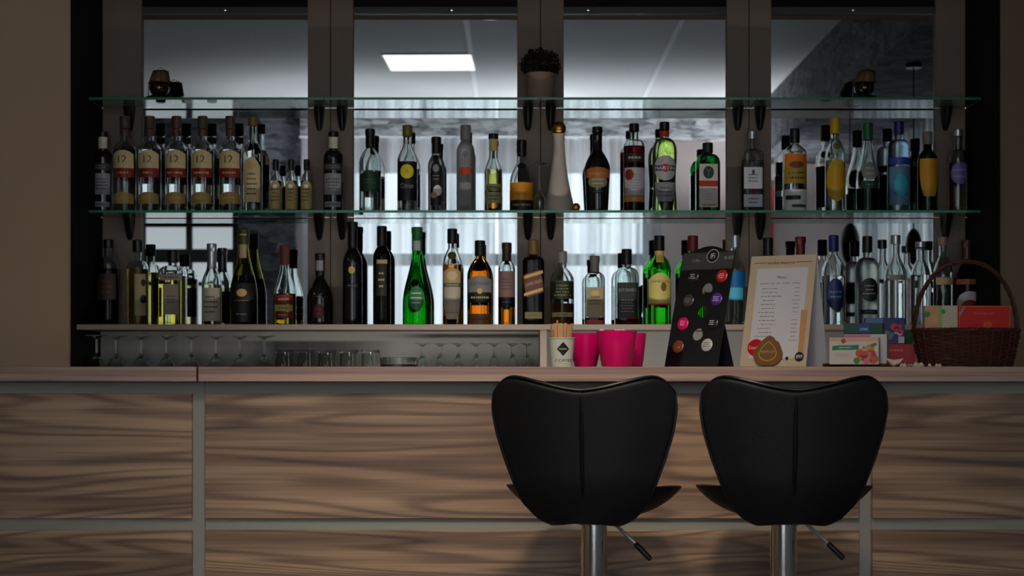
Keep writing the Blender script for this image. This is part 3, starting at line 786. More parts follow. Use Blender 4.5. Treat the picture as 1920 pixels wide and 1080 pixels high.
bottle(1327, 268, 45, 'M', 'square green bottle with a cream label crossed by a red band', hs=.70, hn=.84, sh='round', p=6, ry=.62, rn=.0145, glass=((40, 130, 70), (80, 180, 110)), level=.62, cap=mat('dark_green_cap', (16, 40, 26), .4), caph=.14, labels=[
    ('rect', .08, .69, .80, IVORY), ('rect', .37, .455, .80, REDINK, {'text': 'JÄGERMEISTER', 'tm': mat('rust_ink', (140, 24, 16), .5), 'th': .35, 'tw': .85}), ('oval', .48, .66, .44, DKGREEN, {'name': 'emblem', 'off': .0012, 'text': 'Y', 'tm': GRNLAB, 'th': .6, 'tw': .5}),
    ('rect', .13, .33, .56, mat('grey_white_label', (200, 198, 192), .6), {'rows': 3, 'rm': GREYIV}), ('rect', .105, .118, .56, REDINK)])
bottle(1410, 246, 42, 'M', 'clear square shouldered gin bottle with two white labels, in front of a taupe post', hs=.70, hn=.78, sh='round', p=5, ry=.85, rn=.0125, glass=((200, 214, 224), CLR), level=.64, cap=SILCAP, caph=.10, labels=[
    ('rect', .29, .55, .90, mat('cool_white_label', (196, 198, 204), .6), {'text': 'DISTILLED', 'tm': INK, 'th': .01, 'tw': .01} if False else {'rows': 3, 'rh': .45}), ('rect', .07, .22, .90, mat('cool_white_label', (196, 198, 204), .6), {'rows': 2}), ('oval', .46, .52, .12, INK, {'name': 'emblem'})])
bottle(1490, 241, 45, 'M', 'clear bottle with an orange and yellow label above a white one', hs=.70, hn=.81, sh='m', glass=(CLR, CLR), level=.5, cap=BLK, caph=.17, labels=[
    ('rect', .53, .69, .92, ORANGE), ('oval', .52, .60, .5, mat('brown_print', (110, 62, 26), .6), {'name': 'emblem', 'off': .0016}), ('rect', .34, .53, .92, mat('mustard_label', (150, 128, 40), .5), {'rows': 2, 'rm': BLACKINK}), ('rect', .02, .27, .92, WHITE), ('rect', .15, .20, .5, BLKLAB, {'a0': -.3, 'off': .0022}), ('rect', .06, .095, .5, INK, {'a0': .25, 'off': .0022})])
bottle(1566, 221, 38, 'M', 'clear bottle with a yellow cap and a tall yellow oval label', hs=.58, hn=.78, sh='m', glass=(CLR, CLR), level=.55, cap=YEL, caph=.17, labels=[
    ('oval', .12, .56, .92, YEL, {'rows': 3, 'rh': .35, 'rm': ORANGE}), ('oval', .66, .73, .30, mat('dark_gold_medallion', (110, 96, 30), .4), {'name': 'medallion'})])
bottle(1627, 231, 43, 'M', 'conical bottle with a green cap, dark below and clear above', hs=.36, hn=.82, sh='s', glass=((10, 40, 28), CLR), level=.27, cap=GRCAP, caph=.19, labels=[
    ('oval', .36, .56, .6, mat('faint_grey_label', (120, 124, 122), .6), {'rows': 2, 'rm': GREYIV}), ('rect', .27, .35, .66, DKGREEN, {'rows': 1, 'rm': GREENINK})])
bottle(1685, 228, 42, 'M', 'frosted bottle with a navy cap and a blue label', hs=.70, hn=.80, sh='round', glass=((190, 208, 224), (200, 210, 220)), rough=.3, level=.98, cap=NAVY, caph=.14, labels=[
    ('rect', .52, .60, .95, BLUELAB), ('rect', .08, .50, .90, LTBLUE, {'rows': 3, 'rm': BLUELAB}), ('oval', .18, .42, .5, mat('teal_print', (40, 160, 180), .5), {'name': 'emblem', 'off': .0014})])
bottle(1739, 247, 37, 'M', 'dark green bottle with a mustard yellow label near the right end', hs=.64, hn=.78, sh='m', glass=((24, 62, 22), (40, 84, 30)), level=.7, cap=mat('dull_grey_cap', (110, 108, 100), .5), caph=.16, labels=[
    ('shield', .20, .66, .86, mat('mustard_label_b', (196, 140, 20), .5), {'rows': 2, 'rh': .3, 'rm': ORANGE})])
bottle(1796, 243, 34, 'M', 'clear bottle with a purple label, last one on the glass shelf', hs=.62, hn=.76, sh='round', glass=(CLR, CLR), level=.6, cap=SILCAP, caph=.08, labels=[
    ('oval', .34, .60, .86, PURP, {'rows': 2, 'rm': GREYLAB})])

# lower row --------------------------------------------------------------
bottle(203, 449, 39, 'B', 'dim bottle of dark brown spirit, first on the wooden shelf', hs=.70, hn=.80, glass=((60, 26, 14), CLR), level=.66, cap=BLK, caph=.10, labels=[('rect', .30, .60, .8, mat('umber_label', (50, 34, 28), .6), {'rows': 3, 'rm': mat('rust_print', (96, 52, 36), .6)})])
bottle(258, 450, 40, 'B', 'bottle of golden yellow liqueur with a black cap and beige side label', hs=.66, hn=.76, glass=((240, 222, 110), CLR), level=.66, cap=BLK, caph=.14, labels=[('rect', .12, .60, .45, mat('beige_olive_label', (150, 136, 96), .6), {'a0': .5}), ('oval', .46, .54, .2, BLKLAB, {'a0': .75, 'name': 'emblem', 'off': .0015}), ('oval', .26, .36, .26, BLKLAB, {'a0': .75, 'name': 'emblem', 'off': .0018})])
bottle(324, 470, 50, 'B', 'broad square bottle of pale yellow liqueur with a grey label', hs=.70, hn=.80, p=5, ry=.8, rn=.0145, glass=((238, 228, 150), CLR), level=.66, cap=BLK, caph=.16, labels=[('rect', .15, .55, .56, mat('greige_label', (140, 124, 108), .6), {'rows': 3, 'rh': .3}), ('rect', .60, .68, .9, mat('greige_label', (140, 124, 108), .6), {'rows': 1})])
bottle(397, 457, 37, 'B', 'pale green bottle with silver neck foil and a grey label', hs=.52, hn=.76, sh='s', glass=((206, 214, 160), CLR), level=.5, cap=SILCAP, caph=.30, labels=[('rect', .06, .46, .88, GREYIV, {'rows': 4})])
bottle(457, 430, 52, 'B', 'dark champagne bottle with an olive neck and fine gold lettering', hs=.30, hn=.84, sh='s', rn=.0155, glass=((60, 60, 22), (150, 148, 60)), level=.52, cap=OLIVE, caph=.16, labels=[('shield', .04, .44, .92, BLKLAB), ('rect', .24, .28, .7, BLKLAB, {'rows': 1, 'rm': GOLDINK}), ('oval', .30, .38, .30, GOLDINK, {'name': 'emblem'}), ('rect', .10, .14, .5, BLKLAB, {'rows': 1, 'rm': IVORY}), ('rect', .70, .95, .20, TAN, {'name': 'neck_label', 'off': .0016})])
bottle(534, 460, 42, 'B', 'flared bottle with a brown cork and red label, yellow below and clear above', hs=.34, hn=.76, sh='s', glass=((214, 190, 60), CLR), level=.40, rn=.0145, cap=BRCAP, caph=.24, labels=[('rect', .27, .385, .72, DKRED, {'rows': 1, 'rm': CREAM}), ('rect', .10, .17, .7, DKRED, {'rows': 1, 'rm': GOLDINK}), ('rect', .18, .26, .7, mat('straw_band', (190, 168, 90), .6), {'rows': 1})])
bottle(600, 475, 49, 'B', 'squat black bottle with a small red print, in front of a taupe post', hs=.36, hn=.66, sh='m', dark=(10, 8, 8), cap=BLK, caph=.3, labels=[('oval', .10, .30, .34, mat('dark_red_print', (90, 24, 22), .5), {'rows': 2, 'rm': REDINK}), ('rect', .76, .90, .22, GREYLAB, {'name': 'neck_label', 'off': .0016})])
bottle(661, 416, 37, 'B', 'tall black wine bottle with a small golden flame print', hs=.60, hn=.74, sh='m', rn=.0145, dark=(14, 9, 12), cap=BLK, caph=.25, labels=[('oval', .50, .57, .26, GOLDINK, {'name': 'emblem'}), ('rect', .37, .40, .45, BLKLAB, {'rows': 1, 'rm': GREYLAB})])
bottle(716, 424, 33, 'B', 'slim very dark olive bottle, right of the tall black wine bottle', hs=.68, hn=.80, sh='m', glass=((40, 36, 6), (60, 58, 10)), level=.8, cap=BLK, caph=.2, labels=[('rect', .30, .62, .5, mat('black_olive_label', (22, 20, 14), .5), {'rows': 3, 'rm': TAN}), ('rect', .62, .66, .5, TAN, {'a0': .1})])
bottle(782, 426, 54, 'B', 'bright green sparkling wine bottle with sloping shoulders', hs=.22, hn=.78, sh='s', rn=.0155, glass=((40, 190, 60), (50, 200, 70)), level=.72, cap=GRCAP, caph=.24, labels=[('oval', .16, .40, .46, GRNLAB, {'rows': 3, 'rm': IVORY}), ('rect', .76, .86, .2, mat('silver_neck_print', (150, 160, 150), .4), {'name': 'neck_label', 'off': .0016})])
bottle(848, 429, 36, 'B', 'whisky bottle with a very long grey cream label and a neck medallion', hs=.62, hn=.80, sh='m', glass=((240, 146, 60), CLR), level=.63, cap=BLK, caph=.15, labels=[('shield', .07, .40, .80, GREYIV, {'rows': 1, 'rh': .06, 'rz': -.3, 'rm': DKRED}), ('rect', .40, .44, .86, mat('slate_band', (86, 84, 78), .5), {'rows': 1, 'rm': IVORY}), ('arch', .44, .59, .80, TAN), ('oval', .47, .56, .44, CREAM, {'name': 'crest', 'off': .0017}), ('oval', .68, .76, .36, OLIVE, {'name': 'medallion'})])
bottle(900, 451, 48, 'B', 'round shouldered amber whisky bottle with a grey and black label', hs=.58, hn=.80, sh='m', rn=.0145, glass=((252, 176, 62), (250, 190, 90)), level=.78, cap=BLK, caph=.18, labels=[('arch', .38, .58, .88, mat('mid_grey_label', (122, 120, 122), .5), {'text': 'GLEN MORAY', 'tm': INK, 'th': .2, 'tw': .8, 'tz': .05}), ('rect', .27, .39, .88, BLKLAB, {'rows': 1, 'rm': TAN}), ('oval', .37, .44, .16, GOLDINK, {'name': 'emblem', 'off': .0016}), ('rect', .02, .14, .86, mat('copper_brown_label', (126, 80, 34), .5), {'rows': 1})])
bottle(950, 455, 32, 'B', 'slim amber bottle with a brown rose label over a black band', hs=.68, hn=.79, sh='m', glass=((255, 186, 70), CLR), level=.34, cap=mat('dark_bronze_cap', (46, 22, 20), .4), caph=.22, labels=[('rect', .345, .655, .92, ROSE, {'rows': 4, 'rh': .5}), ('rect', .225, .345, .92, BLKLAB, {'rows': 1, 'rm': PURP})])
bottle(1000, 450, 41, 'B', 'square dark red whisky bottle with a slanted gold edged label and gold cap', hs=.74, hn=.81, p=5, ry=.9, glass=((84, 20, 16), (150, 100, 80)), level=.78, cap=GOLDCAP, caph=.17, labels=[
    ('rect', .36, .62, .98, mat('brown_slanted_label', (96, 52, 38), .5), {'rot': .30, 'text': 'JOHNNIE WALKER', 'tm': TAN, 'th': .2, 'tw': .85}), ('rect', .575, .61, .98, GOLDINK, {'rot': .30}), ('rect', .375, .41, .98, GOLDINK, {'rot': .30}), ('rect', .085, .16, .80, mat('pale_gold_label', (206, 186, 120), .5), {'rows': 1, 'rm': TAN})])
bottle(1054, 471, 45, 'B', 'bottle with a dark green label and little amber whisky left, right of the slanted label', hs=.60, hn=.78, sh='m', glass=((252, 190, 80), CLR), level=.30, cap=GREYCAP, caph=.16, caplabel='grey cap', labels=[('rect', .36, .585, .94, mat('bottle_green_label', (22, 30, 12), .5), {'rows': 4, 'rm': mat('olive_gold_ink', (140, 134, 70), .5), 'rh': .75}), ('rect', .12, .18, .8, TAN, {'rows': 1}), ('rect', .585, .60, .94, OLIVE)])
bottle(1115, 480, 38, 'B', 'clear square bottle with a beige label and grey cap, above the pink pots', hs=.66, hn=.76, p=5, ry=.9, glass=((150, 60, 40), CLR), level=.12, cap=mat('warm_grey_cap', (92, 84, 80), .5), caph=.25, capr=.0165, labels=[('rect', .13, .55, .94, mat('beige_label', (162, 146, 112), .6), {'rows': 3, 'rh': .35, 'rz': .05}), ('oval', .43, .50, .4, GOLDINK, {'name': 'emblem'}), ('rect', .03, .08, .9, mat('red_band', (170, 54, 40), .5))])
bottle(1175, 467, 45, 'B', 'square whiskey bottle with a black label and white lettering', hs=.62, hn=.76, p=5, ry=.95, rn=.0145, glass=((150, 24, 14), CLR), level=.10, cap=BLK, caph=.2, capr=.0165, labels=[('rect', .10, .56, .94, BLKLAB, {'text': "JACK DANIEL'S", 'tm': GREYLAB, 'th': .12, 'tw': .8, 'tz': .28, 'rows': 5, 'rh': .4, 'rz': -.15, 'rm': GREYLAB})])
bottle(1236, 442, 44, 'B', 'bright green whiskey bottle with a yellowish cream label', hs=.63, hn=.78, sh='m', rn=.0145, glass=((80, 210, 66), (110, 225, 90)), level=.62, cap=BLK, caph=.17, labels=[('arch', .24, .58, .94, JELLY, {'text': 'JAMESON', 'tm': OLIVE, 'th': .10, 'tw': .72, 'tz': .22}), ('oval', .38, .48, .2, mat('sienna_print', (120, 80, 30), .6), {'name': 'emblem', 'a0': .3}), ('rect', .23, .245, .94, REDINK), ('rect', .70, .83, .26, GOLDINK, {'name': 'neck_label'})])
bottle(1299, 442, 44, 'B', 'bright green bottle with a red cap, half hidden by the black display board', hs=.63, hn=.78, sh='m', rn=.0145, glass=((80, 210, 66), (110, 225, 90)), level=.62, cap=REDCAP, caph=.17, labels=[('arch', .24, .58, .94, JELLY, {'rows': 3})])
bottle(1378, 441, 38, 'B', 'clear bottle with a turquoise blue band and silver cap, between the two cards', hs=.60, hn=.76, sh='m', glass=(CLR, CLR), level=.5, cap=SILCAP, caph=.14, labels=[('rect', .42, .60, .96, mat('turquoise_band', (16, 110, 170), .35)), ('rect', .28, .42, .6, mat('pale_turquoise_label', (80, 190, 220), .4))])
bottle(1440, 446, 38, 'B', 'clear bottle with a black cap, its neck showing above the menu card\'s left side', hs=.62, hn=.78, glass=(CLR, CLR), level=.6, cap=BLK, caph=.2, labels=[('rect', .2, .5, .9, GREYLAB, {'rows': 3})])
bottle(1501, 444, 40, 'B', 'bottle with a dark red cap standing behind the menu card', hs=.62, hn=.78, glass=((150, 60, 30), CLR), level=.6, cap=REDCAP, caph=.22, capr=.0175, labels=[('rect', .2, .5, .9, IVORY, {'rows': 3})])
bottle(1563, 441, 45, 'B', 'clear bottle with a navy cap and deep blue oval label, right of the menu card', hs=.58, hn=.78, sh='m', glass=(CLR2, CLR), level=.55, cap=NAVY, caph=.18, labels=[('oval', .17, .52, .62, mat('deep_blue_label', (18, 34, 90), .4), {'rows': 2, 'rh': .3, 'rm': LTBLUE})])
bottle(1626, 443, 45, 'B', 'grey frosted bottle with a black crest label and black cap', hs=.60, hn=.76, sh='round', glass=((206, 208, 200), (206, 208, 200)), rough=.3, level=.98, cap=BLK, caph=.18, labels=[('oval', .27, .53, .66, BLKLAB, {'rows': 3, 'rh': .5, 'rm': GREYLAB}), ('rect', .13, .18, .62, BLKLAB, {'rows': 1, 'rm': GREYLAB})])
bottle(1679, 441, 43, 'B', 'clear sloping bottle with a silver cap, above the blue carton', hs=.55, hn=.80, sh='s', glass=(CLR, CLR), level=.5, cap=SILCAP, caph=.10, labels=[('rect', .50, .56, .6, mat('faint_grey_label', (120, 124, 122), .6))])
bottle(1726, 453, 38, 'B', 'clear bottle without a label, beside the basket handle\'s left foot', hs=.56, hn=.78, sh='m', glass=(CLR, CLR), level=.6, cap=SILCAP, caph=.07)
bottle(1768, 444, 36, 'B', 'clear bottle with a faint beige label, seen through the basket handle', hs=.56, hn=.78, sh='m', glass=(CLR, CLR), level=.6, cap=mat('pinkish_cap', (140, 110, 100), .4), caph=.1, labels=[('rect', .46, .54, .8, TAN), ('oval', .12, .42, .34, DKGREEN, {'a0': .3})])
bottle(1813, 450, 50, 'B', 'wide bottle with a reddish neck and round white label, behind the basket', hs=.42, hn=.74, sh='m', rn=.0155, glass=((200, 190, 186), (150, 110, 100)), level=.4, cap=mat('maroon_cap', (60, 26, 28), .3), caph=.24, labels=[('oval', .10, .40, .86, mat('grey_lilac_label', (170, 164, 172), .6)), ('oval', .08, .30, .60, mat('dull_red_print', (120, 40, 34), .6), {'off': .0015}), ('rect', .48, .54, .9, mat('copper_band', (130, 74, 50), .4))])

# ------------------------------------------------------------------ glasses on the back counter
GD = 5.38
names7 = ['first', 'second', 'third', 'fourth', 'fifth', 'sixth', 'seventh', 'eighth']
wg0 = None
def copy_tree(o, parent=None):
    c = o.copy(); COL.objects.link(c); c.parent = parent
    for ch in [q for q in o.children]: copy_tree(ch, c)
    return c
for i, px in enumerate((176, 218, 265, 312, 359, 405, 450, 495)):
    lb = '%s from the left of the large upturned wine glasses under the wooden shelf' % names7[i]
    if wg0 is None:
        wg0 = E('wine_glass', lb, 'glass', (0, 0, 0), group='large upturned wine glasses')
        stem_glass(wg0, .198, .036, .0385, .0042, TG, up=True, bowlh=.70, rimr=.031)
        o = wg0
    else: o = copy_tree(wg0)
    o['label'] = lb; o.location = (X(px, GD), GD, 1.0002) if i else (-1.288, 5.295, 1.0002)
tb0 = None
for i, px in enumerate((536, 576, 616, 656, 696)):
    lb = '%s from the left of the upturned tumblers under the wooden shelf' % names7[i]
    if tb0 is None:
        tb0 = E('tumbler', lb, 'glass', (0, 0, 0), group='upturned tumblers')
        Ht = .153
        MB().lathe([(.030, 0), (.031, .0), (.0285, Ht - .003), (.027, Ht), (0, Ht), (0, Ht - .010), (.0255, Ht - .010), (.030, 0)], 28).build('glass', TG, tb0)
        o = tb0
    else: o = copy_tree(tb0)
    o['label'] = lb; o.location = (X(px, GD), GD - .02, 1.0002)
lg0 = None
for i, px in enumerate((792, 825, 859, 893, 927, 961, 990)):
    lb = '%s from the left of the small upturned goblets under the wooden shelf' % names7[i]
    if lg0 is None:
        lg0 = E('goblet', lb, 'glass', (0, 0, 0), group='small upturned goblets')
        stem_glass(lg0, .175, .0265, .0245, .0045, TG, up=True, bowlh=.80, rimr=.0235)
        o = lg0
    else: o = copy_tree(lg0)
    o['label'] = lb; o.location = (X(px, GD) + (0 if i < 6 else -.001), GD, 1.0002)
# ashtray on the bar top
t = E('ashtray', 'clear round glass ashtray on the bar top in front of the spare glasses', 'ashtray', (X(748, 4.62), 4.62, CT))
MB().lathe([(0, 0), (.048, 0), (.051, .004), (.052, .024), (.047, .025), (.044, .008), (0, .007)], 36).build('dish', TG, t)

# ------------------------------------------------------------------ things on the bar top
cd = 4.29
t = E('coffee_cup', 'white paper coffee cup with a black diamond and the word COFFEE, full of stirrers', 'cup', (X(1053, cd), cd, CT))
k = cd / F
pr = [(0, .001), (19.5 * k, .001), (20 * k, .0), (24.3 * k, 52 * k), (25.4 * k, 52.5 * k), (25.6 * k, 53.8 * k), (24.6 * k, 54.4 * k), (23.6 * k, 53.6 * k), (19 * k, 3 * k), (0, 3 * k)]
MB().lathe(pr, 40).build('cup_body', mat('cup_paper', (196, 200, 186), .6, var=.02), t)
def cupfn(zc, off, a0=0):
    def g(u, v):
        z = zc + v; r = (20 + 4.3 * z / (52 * k)) * k + off
        a = a0 + u / (24 * k); return (r * math.sin(a), -r * math.cos(a), z)
    return g
dm = put2d(MB(), patch('diamond', 12.5 * k, 13.2 * k), cupfn(33 * k, .0004, .10)).build('diamond', BLACKINK, t)
decal('lettering', text2d('RIOBA', 2.8 * k, 15 * k), WHITEINK, dm, cupfn(33 * k, .0008, .10))
decal('lettering', text2d('COFFEE', 5.2 * k, 40 * k), BLACKINK, t, cupfn(11.6 * k, .0004, .18))
decal('small_print', scribble(30 * k, 1.5 * k, 1, 4), INK, t, cupfn(6 * k, .0004, .1))
rnd = random.Random(5)
STW = mat('birch_wood', (208, 160, 112), .65, var=.12, bscale=200)
sn_ = 0
for ri, (rr, cnt) in enumerate(((17.5 * k, 24), (10 * k, 14), (4 * k, 5))):
    for j in range(cnt):
        a = 2 * PI * j / cnt + rnd.uniform(-.08, .08)
        fx, fy = math.cos(a), math.sin(a)
        h = (80 + rnd.uniform(-3.0, 1.5)) * k
        if ri == 1 and j == 9: h = 87 * k
        s = E('coffee_stirrer', 'thin flat birch stirrer in the bunch standing in the paper coffee cup', 'stirrer', (X(1053, cd), cd, CT), group='birch stirrers in the coffee cup')
        x0, y0 = fx * rr * .72, fy * rr * .72; x1, y1 = fx * rr * 1.22, fy * rr * 1.22
        z0 = 3.4 * k; wv = 1.7 * k; tv = .5 * k
        s.location = (X(1053, cd) + x0, cd + y0, CT + z0)
        b = MB(); wx, wy = -fy, fx
        vs = []
        for (px_, py_, pz_) in ((0, 0, 0), (x1 - x0, y1 - y0, h - z0)):
            for su, sv in ((-1, -1), (1, -1), (1, 1), (-1, 1)):
                vs.append((px_ + wx * wv * su + fx * tv * sv, py_ + wy * wv * su + fy * tv * sv, pz_))
        b.add(vs, [(0, 3, 2, 1), (4, 5, 6, 7), (0, 1, 5, 4), (1, 2, 6, 5), (2, 3, 7, 6), (3, 0, 4, 7)])
        b.build('stick', STW, s, smooth=False)
# magenta pots
def pot(px, d, rim, base, h, label):
    k = d / F
    t = E('flower_pot', label, 'pot', (X(px, d), d, CT), group='magenta pots on the bar top')
    R, B, H = rim / 2 * k, base / 2 * k, h * k
    ry = B + (R - B) * .16
    MB().lathe([(0, .0005), (B - .002, 0), (B, .002), (ry - .0005, H * .16), (ry + .0006, H * .17), (R - .0006, H - .003), (R, H - .001), (R - .002, H), (R - .004, H - .001), (B - .003, .006), (0, .005)], 48).build('pot_body', PINK, t, auto=60)
    return t
pot(1156, 4.34, 78, 56, 67.5, 'large magenta pot in front of the others, holding white packets')
pot(1098, 4.45, 66, 42, 63, 'magenta pot half hidden behind the coffee cup')
pot(1186, 4.47, 52, 38, 63, 'magenta pot half hidden behind the large front one, at its right')
for (px, py, r, lb) in ((1129, 4.335, .5, 'white paper packet at the left rim of the large magenta pot'), (1158, 4.345, .2, 'white paper packet in the middle of the large magenta pot'), (1167, 4.365, -.4, 'crumpled white paper packet right of the middle one in the large magenta pot')):
    s = E('sugar_packet', lb, 'packet', (X(px, py), py, CT + .0875), rz=r, group='white packets in the magenta pot')
    MB().grid(lambda u, v: ((u - .5) * .014, .002 * math.sin(u * 9), (v - .70) * .024 + .001 * math.sin(u * 12)), 8, 4).build('packet', WHITE, s, solid=.0015)

# black display board with round badges
def frame_of(P0, yaw, lean):
    """P0 base left corner; U along the board, V up the board, N toward the viewer"""
    U = Vector((math.cos(yaw), math.sin(yaw), 0)); n = Vector((math.sin(yaw), -math.cos(yaw), 0))
    V = (Vector((0, 0, 1)) * math.cos(lean) - n * math.sin(lean)).normalized()
    return U, V, U.cross(V)
bl = 4.50
yaw = -math.radians(40); lean = math.radians(16)
org = Vector((X(1246, bl), bl, CT + .0005))
t = E('display_board', 'black leaning display board with round coloured badges and see-through holes', 'display', tuple(org))
U, V, N = frame_of(org, yaw, lean)
if N.y > 0: N = -N
def proj(o_, U_, V_, a, b):
    p_ = o_ + U_ * a + V_ * b; return 960 + p_.x / p_.y * F, HOR - (p_.z - CZ) / p_.y * F
def unproj(o_, U_, V_, px, py):
    """board coordinates seen at a pixel of the photograph"""
    a, b = .08, .15
    for _ in range(25):
        x0, y0 = proj(o_, U_, V_, a, b); xa, ya = proj(o_, U_, V_, a + 1e-4, b); xb, yb = proj(o_, U_, V_, a, b + 1e-4)
        j11, j21 = (xa - x0) / 1e-4, (ya - y0) / 1e-4; j12, j22 = (xb - x0) / 1e-4, (yb - y0) / 1e-4
        det = j11 * j22 - j12 * j21; ex, ey = px - x0, py - y0
        a += (ex * j22 - ey * j12) / det; b += (ey * j11 - ex * j21) / det
    return a, b
BW = unproj(org, U, V, 1345, 687)[0]
BHl = unproj(org, U, V, 1292, 474)[1]
BH = BHl
holes = [unproj(org, U, V, *q) for q in ((1326, 542), (1318, 584), (1308, 627))]
hr = .0165
bm = bmesh.new()
out = [(0, 0), (BW, 0), (BW, BH)]
for i in range(0, 13):
    s = i / 12; out.append((BW * (.84 - .68 * s), BH + .0 + .016 * math.sin(PI * s)))
out += [(0, BH)]
def loop(pts, z): 
    vs = [bm.verts.new((a, b, z)) for a, b in pts]
    return [bm.edges.new((vs[i], vs[(i + 1) % len(vs)])) for i in range(len(vs))]
es = loop(out, 0)
for (a, b) in holes: es += loop([(a + hr * math.cos(2 * PI * i / 24), b + hr * math.sin(2 * PI * i / 24)) for i in range(24)], 0)
bmesh.ops.triangle_fill(bm, use_beauty=True, edges=es)
r = bmesh.ops.extrude_face_region(bm, geom=bm.faces[:])
bmesh.ops.translate(bm, verts=[v for v in r['geom'] if isinstance(v, bmesh.types.BMVert)], vec=(0, 0, -.003))
bmesh.ops.recalc_face_normals(bm, faces=bm.faces)
for v in bm.verts: v.co = U * v.co.x + V * v.co.y + N * v.co.z
me = bpy.data.meshes.new('board'); bm.to_mesh(me); bm.free()
me.materials.append(mat('black_gloss_board', (9, 9, 10), .3)); o = bpy.data.objects.new('board', me); COL.objects.link(o); o.parent = t
def bfn(off):
    return lambda a, b: tuple(U * a + V * b + N * off)
hd = put2d(MB(), rect2d(.001, BW - .001, BH * .84, BH - .0005), bfn(.0004)).build('header', mat('charcoal_header', (30, 30, 30), .5), t, smooth=False)
b = MB()
for i in range(60):
    x0 = -.03 + i * (BW + .03) / 58; y0 = BH * .845; hh = BH * .148
    x1 = x0 + hh * .75
    a0, a1 = max(x0, .002), min(x1, BW - .002)
    if a1 <= a0: continue
    ya = y0 + (a0 - x0) / .75; yb = y0 + (a1 - x0) / .75
    put2d(b, ([(a0, ya), (a0 + .0010, ya), (a1 + .0010, yb), (a1, yb)], [(0, 1, 2, 3)]), bfn(.0007))
b.build('stripes', mat('grey_stripe', (104, 104, 104), .6), hd, smooth=False)
ec = unproj(org, U, V, 1337, 480)
decal('emblem_disc', disc2d(.0185, 28), BLACKINK, t, bfn(.0009), *ec)
decal('emblem_ring', disc2d(.0185, 28, r0=.0172), WHITEINK, t, bfn(.0011), *ec)
decal('emblem', text2d('IFi', .014, .013), WHITEINK, t, bfn(.0011), *ec)
decal('lettering', text2d('8.88', .010, .027), mat('silver_ink', (150, 150, 150), .5), t, bfn(.0011), *unproj(org, U, V, 1367, 483))
decal('lettering', text2d('Coffee', .008, .026), mat('silver_ink', (150, 150, 150), .5), t, bfn(.0011), *unproj(org, U, V, 1306, 489))
badges = [((1300, 519), (34, 34, 34), 'black badge with white print'), ((1354, 518), (190, 30, 34), 'red badge'), ((1291, 564), (66, 62, 58), 'dark silver badge'), ((1344, 561), (92, 44, 160), 'purple badge'),
          ((1281, 607), (222, 12, 110), 'pink badge'), ((1336, 605.5), (30, 30, 30), 'black badge with silver print'), ((1272, 650), (128, 66, 36), 'brown badge'), ((1326, 647), (196, 196, 192), 'white badge')]
for i, (q, c, lb) in enumerate(badges):
    a, b_ = unproj(org, U, V, *q)
    mb = MB().lathe([(0, 0), (.0165, 0), (.0172, .0015), (.015, .0032), (.008, .0040), (0, .0042)], 28)
    mb.v = [tuple(U * (x + a) + V * (y + b_) + N * (z + .0002)) for x, y, z in mb.v]
    o = recalc(mb.build('badge', mat('badge_%d' % i, c, .25, coat=.5), t)); o['label'] = lb
    if i != 6:
        mk = WHITEINK if i not in (7, 2) else (BLACKINK if i == 7 else GREYLAB)
        put2d(MB(), scribble(.021, .015, 3, i + 3), bfn(.0050), a, b_).build('print', mk, o, smooth=False)
# the folded stand at its back
b = MB(); n3 = Vector((math.sin(yaw), -math.cos(yaw), 0))
p1 = U * (BW * .97) + V * (BH * .40) - N * .004; p2 = U * (BW * .55) + V * (BH * .40) - N * .004
q1 = U * (BW * .97) - n3 * .085; q2 = U * (BW * .45) - n3 * .085
q1.z = q2.z = 0
b.add([p1, p2, q2, q1], [(0, 1, 2, 3)]).build('back_leg', mat('dark_navy_board', (16, 18, 30), .5), t, smooth=False, solid=.002)

# menu card on an A-frame
ml = 4.46; yaw2 = -math.radians(33); lean2 = math.radians(14)
org2 = Vector((X(1387, ml), ml, CT + .0005))
t = E('menu_card', 'tall cream menu card with a white price sheet and red and brown emblems', 'menu', tuple(org2))
U, V, N = frame_of(org2, yaw2, lean2)
if N.y > 0: N = -N
MW = unproj(org2, U, V, 1511, 687)[0]
MH = unproj(org2, U, V, 1414, 481)[1]
b = MB(); vs = []
for off in (0, -.002):
    vs += [tuple(U * a + V * c + N * off) for a, c in ((0, 0), (MW, 0), (MW, MH), (0, MH))]
b.add(vs, [(0, 1, 2, 3), (7, 6, 5, 4), (0, 4, 5, 1), (1, 5, 6, 2), (2, 6, 7, 3), (3, 7, 4, 0)])
recalc(b.build('card', mat('cream_card', (196, 178, 152), .5, var=.03), t, smooth=False))
def up(px, py): return unproj(org2, U, V, px, py)
sh0 = [up(1407, 668), up(1500, 683), up(1517, 494), up(1427, 503)]
a0 = MW * .12; a1 = MW * .89; c0 = MH * .07; c1 = MH * .885
shp = decal('price_sheet', rect2d(a0, a1, c0, c1), mat('white_sheet', (206, 206, 210), .6, var=.02), t, bfn(.0012) if False else (lambda a, b: tuple(U * a + V * b + N * .0012)))
def mfn(off): return lambda a, b: tuple(U * a + V * b + N * off)
ti = MB(); put2d(ti, text2d('Menu', .0085, .026), mfn(.0016), (a0 + a1) / 2, MH * .80); ti.build('lettering', INK, shp, smooth=False)
b = MB()
put2d(b, scribble((a1 - a0) * .85, .004, 1, 2), mfn(.0016), (a0 + a1) / 2, MH * .745)
rnd = random.Random(11)
for i in range(14):
    y = MH * (.70 - i * .036); wl = (a1 - a0) * rnd.uniform(.33, .5)
    put2d(b, scribble(wl, .0042, 1, i + 40), mfn(.0016), a0 + .012 + wl * .5, y)
    if i != 7: put2d(b, scribble((a1 - a0) * .16, .0042, 1, i + 90), mfn(.0016), a1 - .024, y)
b.build('price_lines', INK, shp, smooth=False)
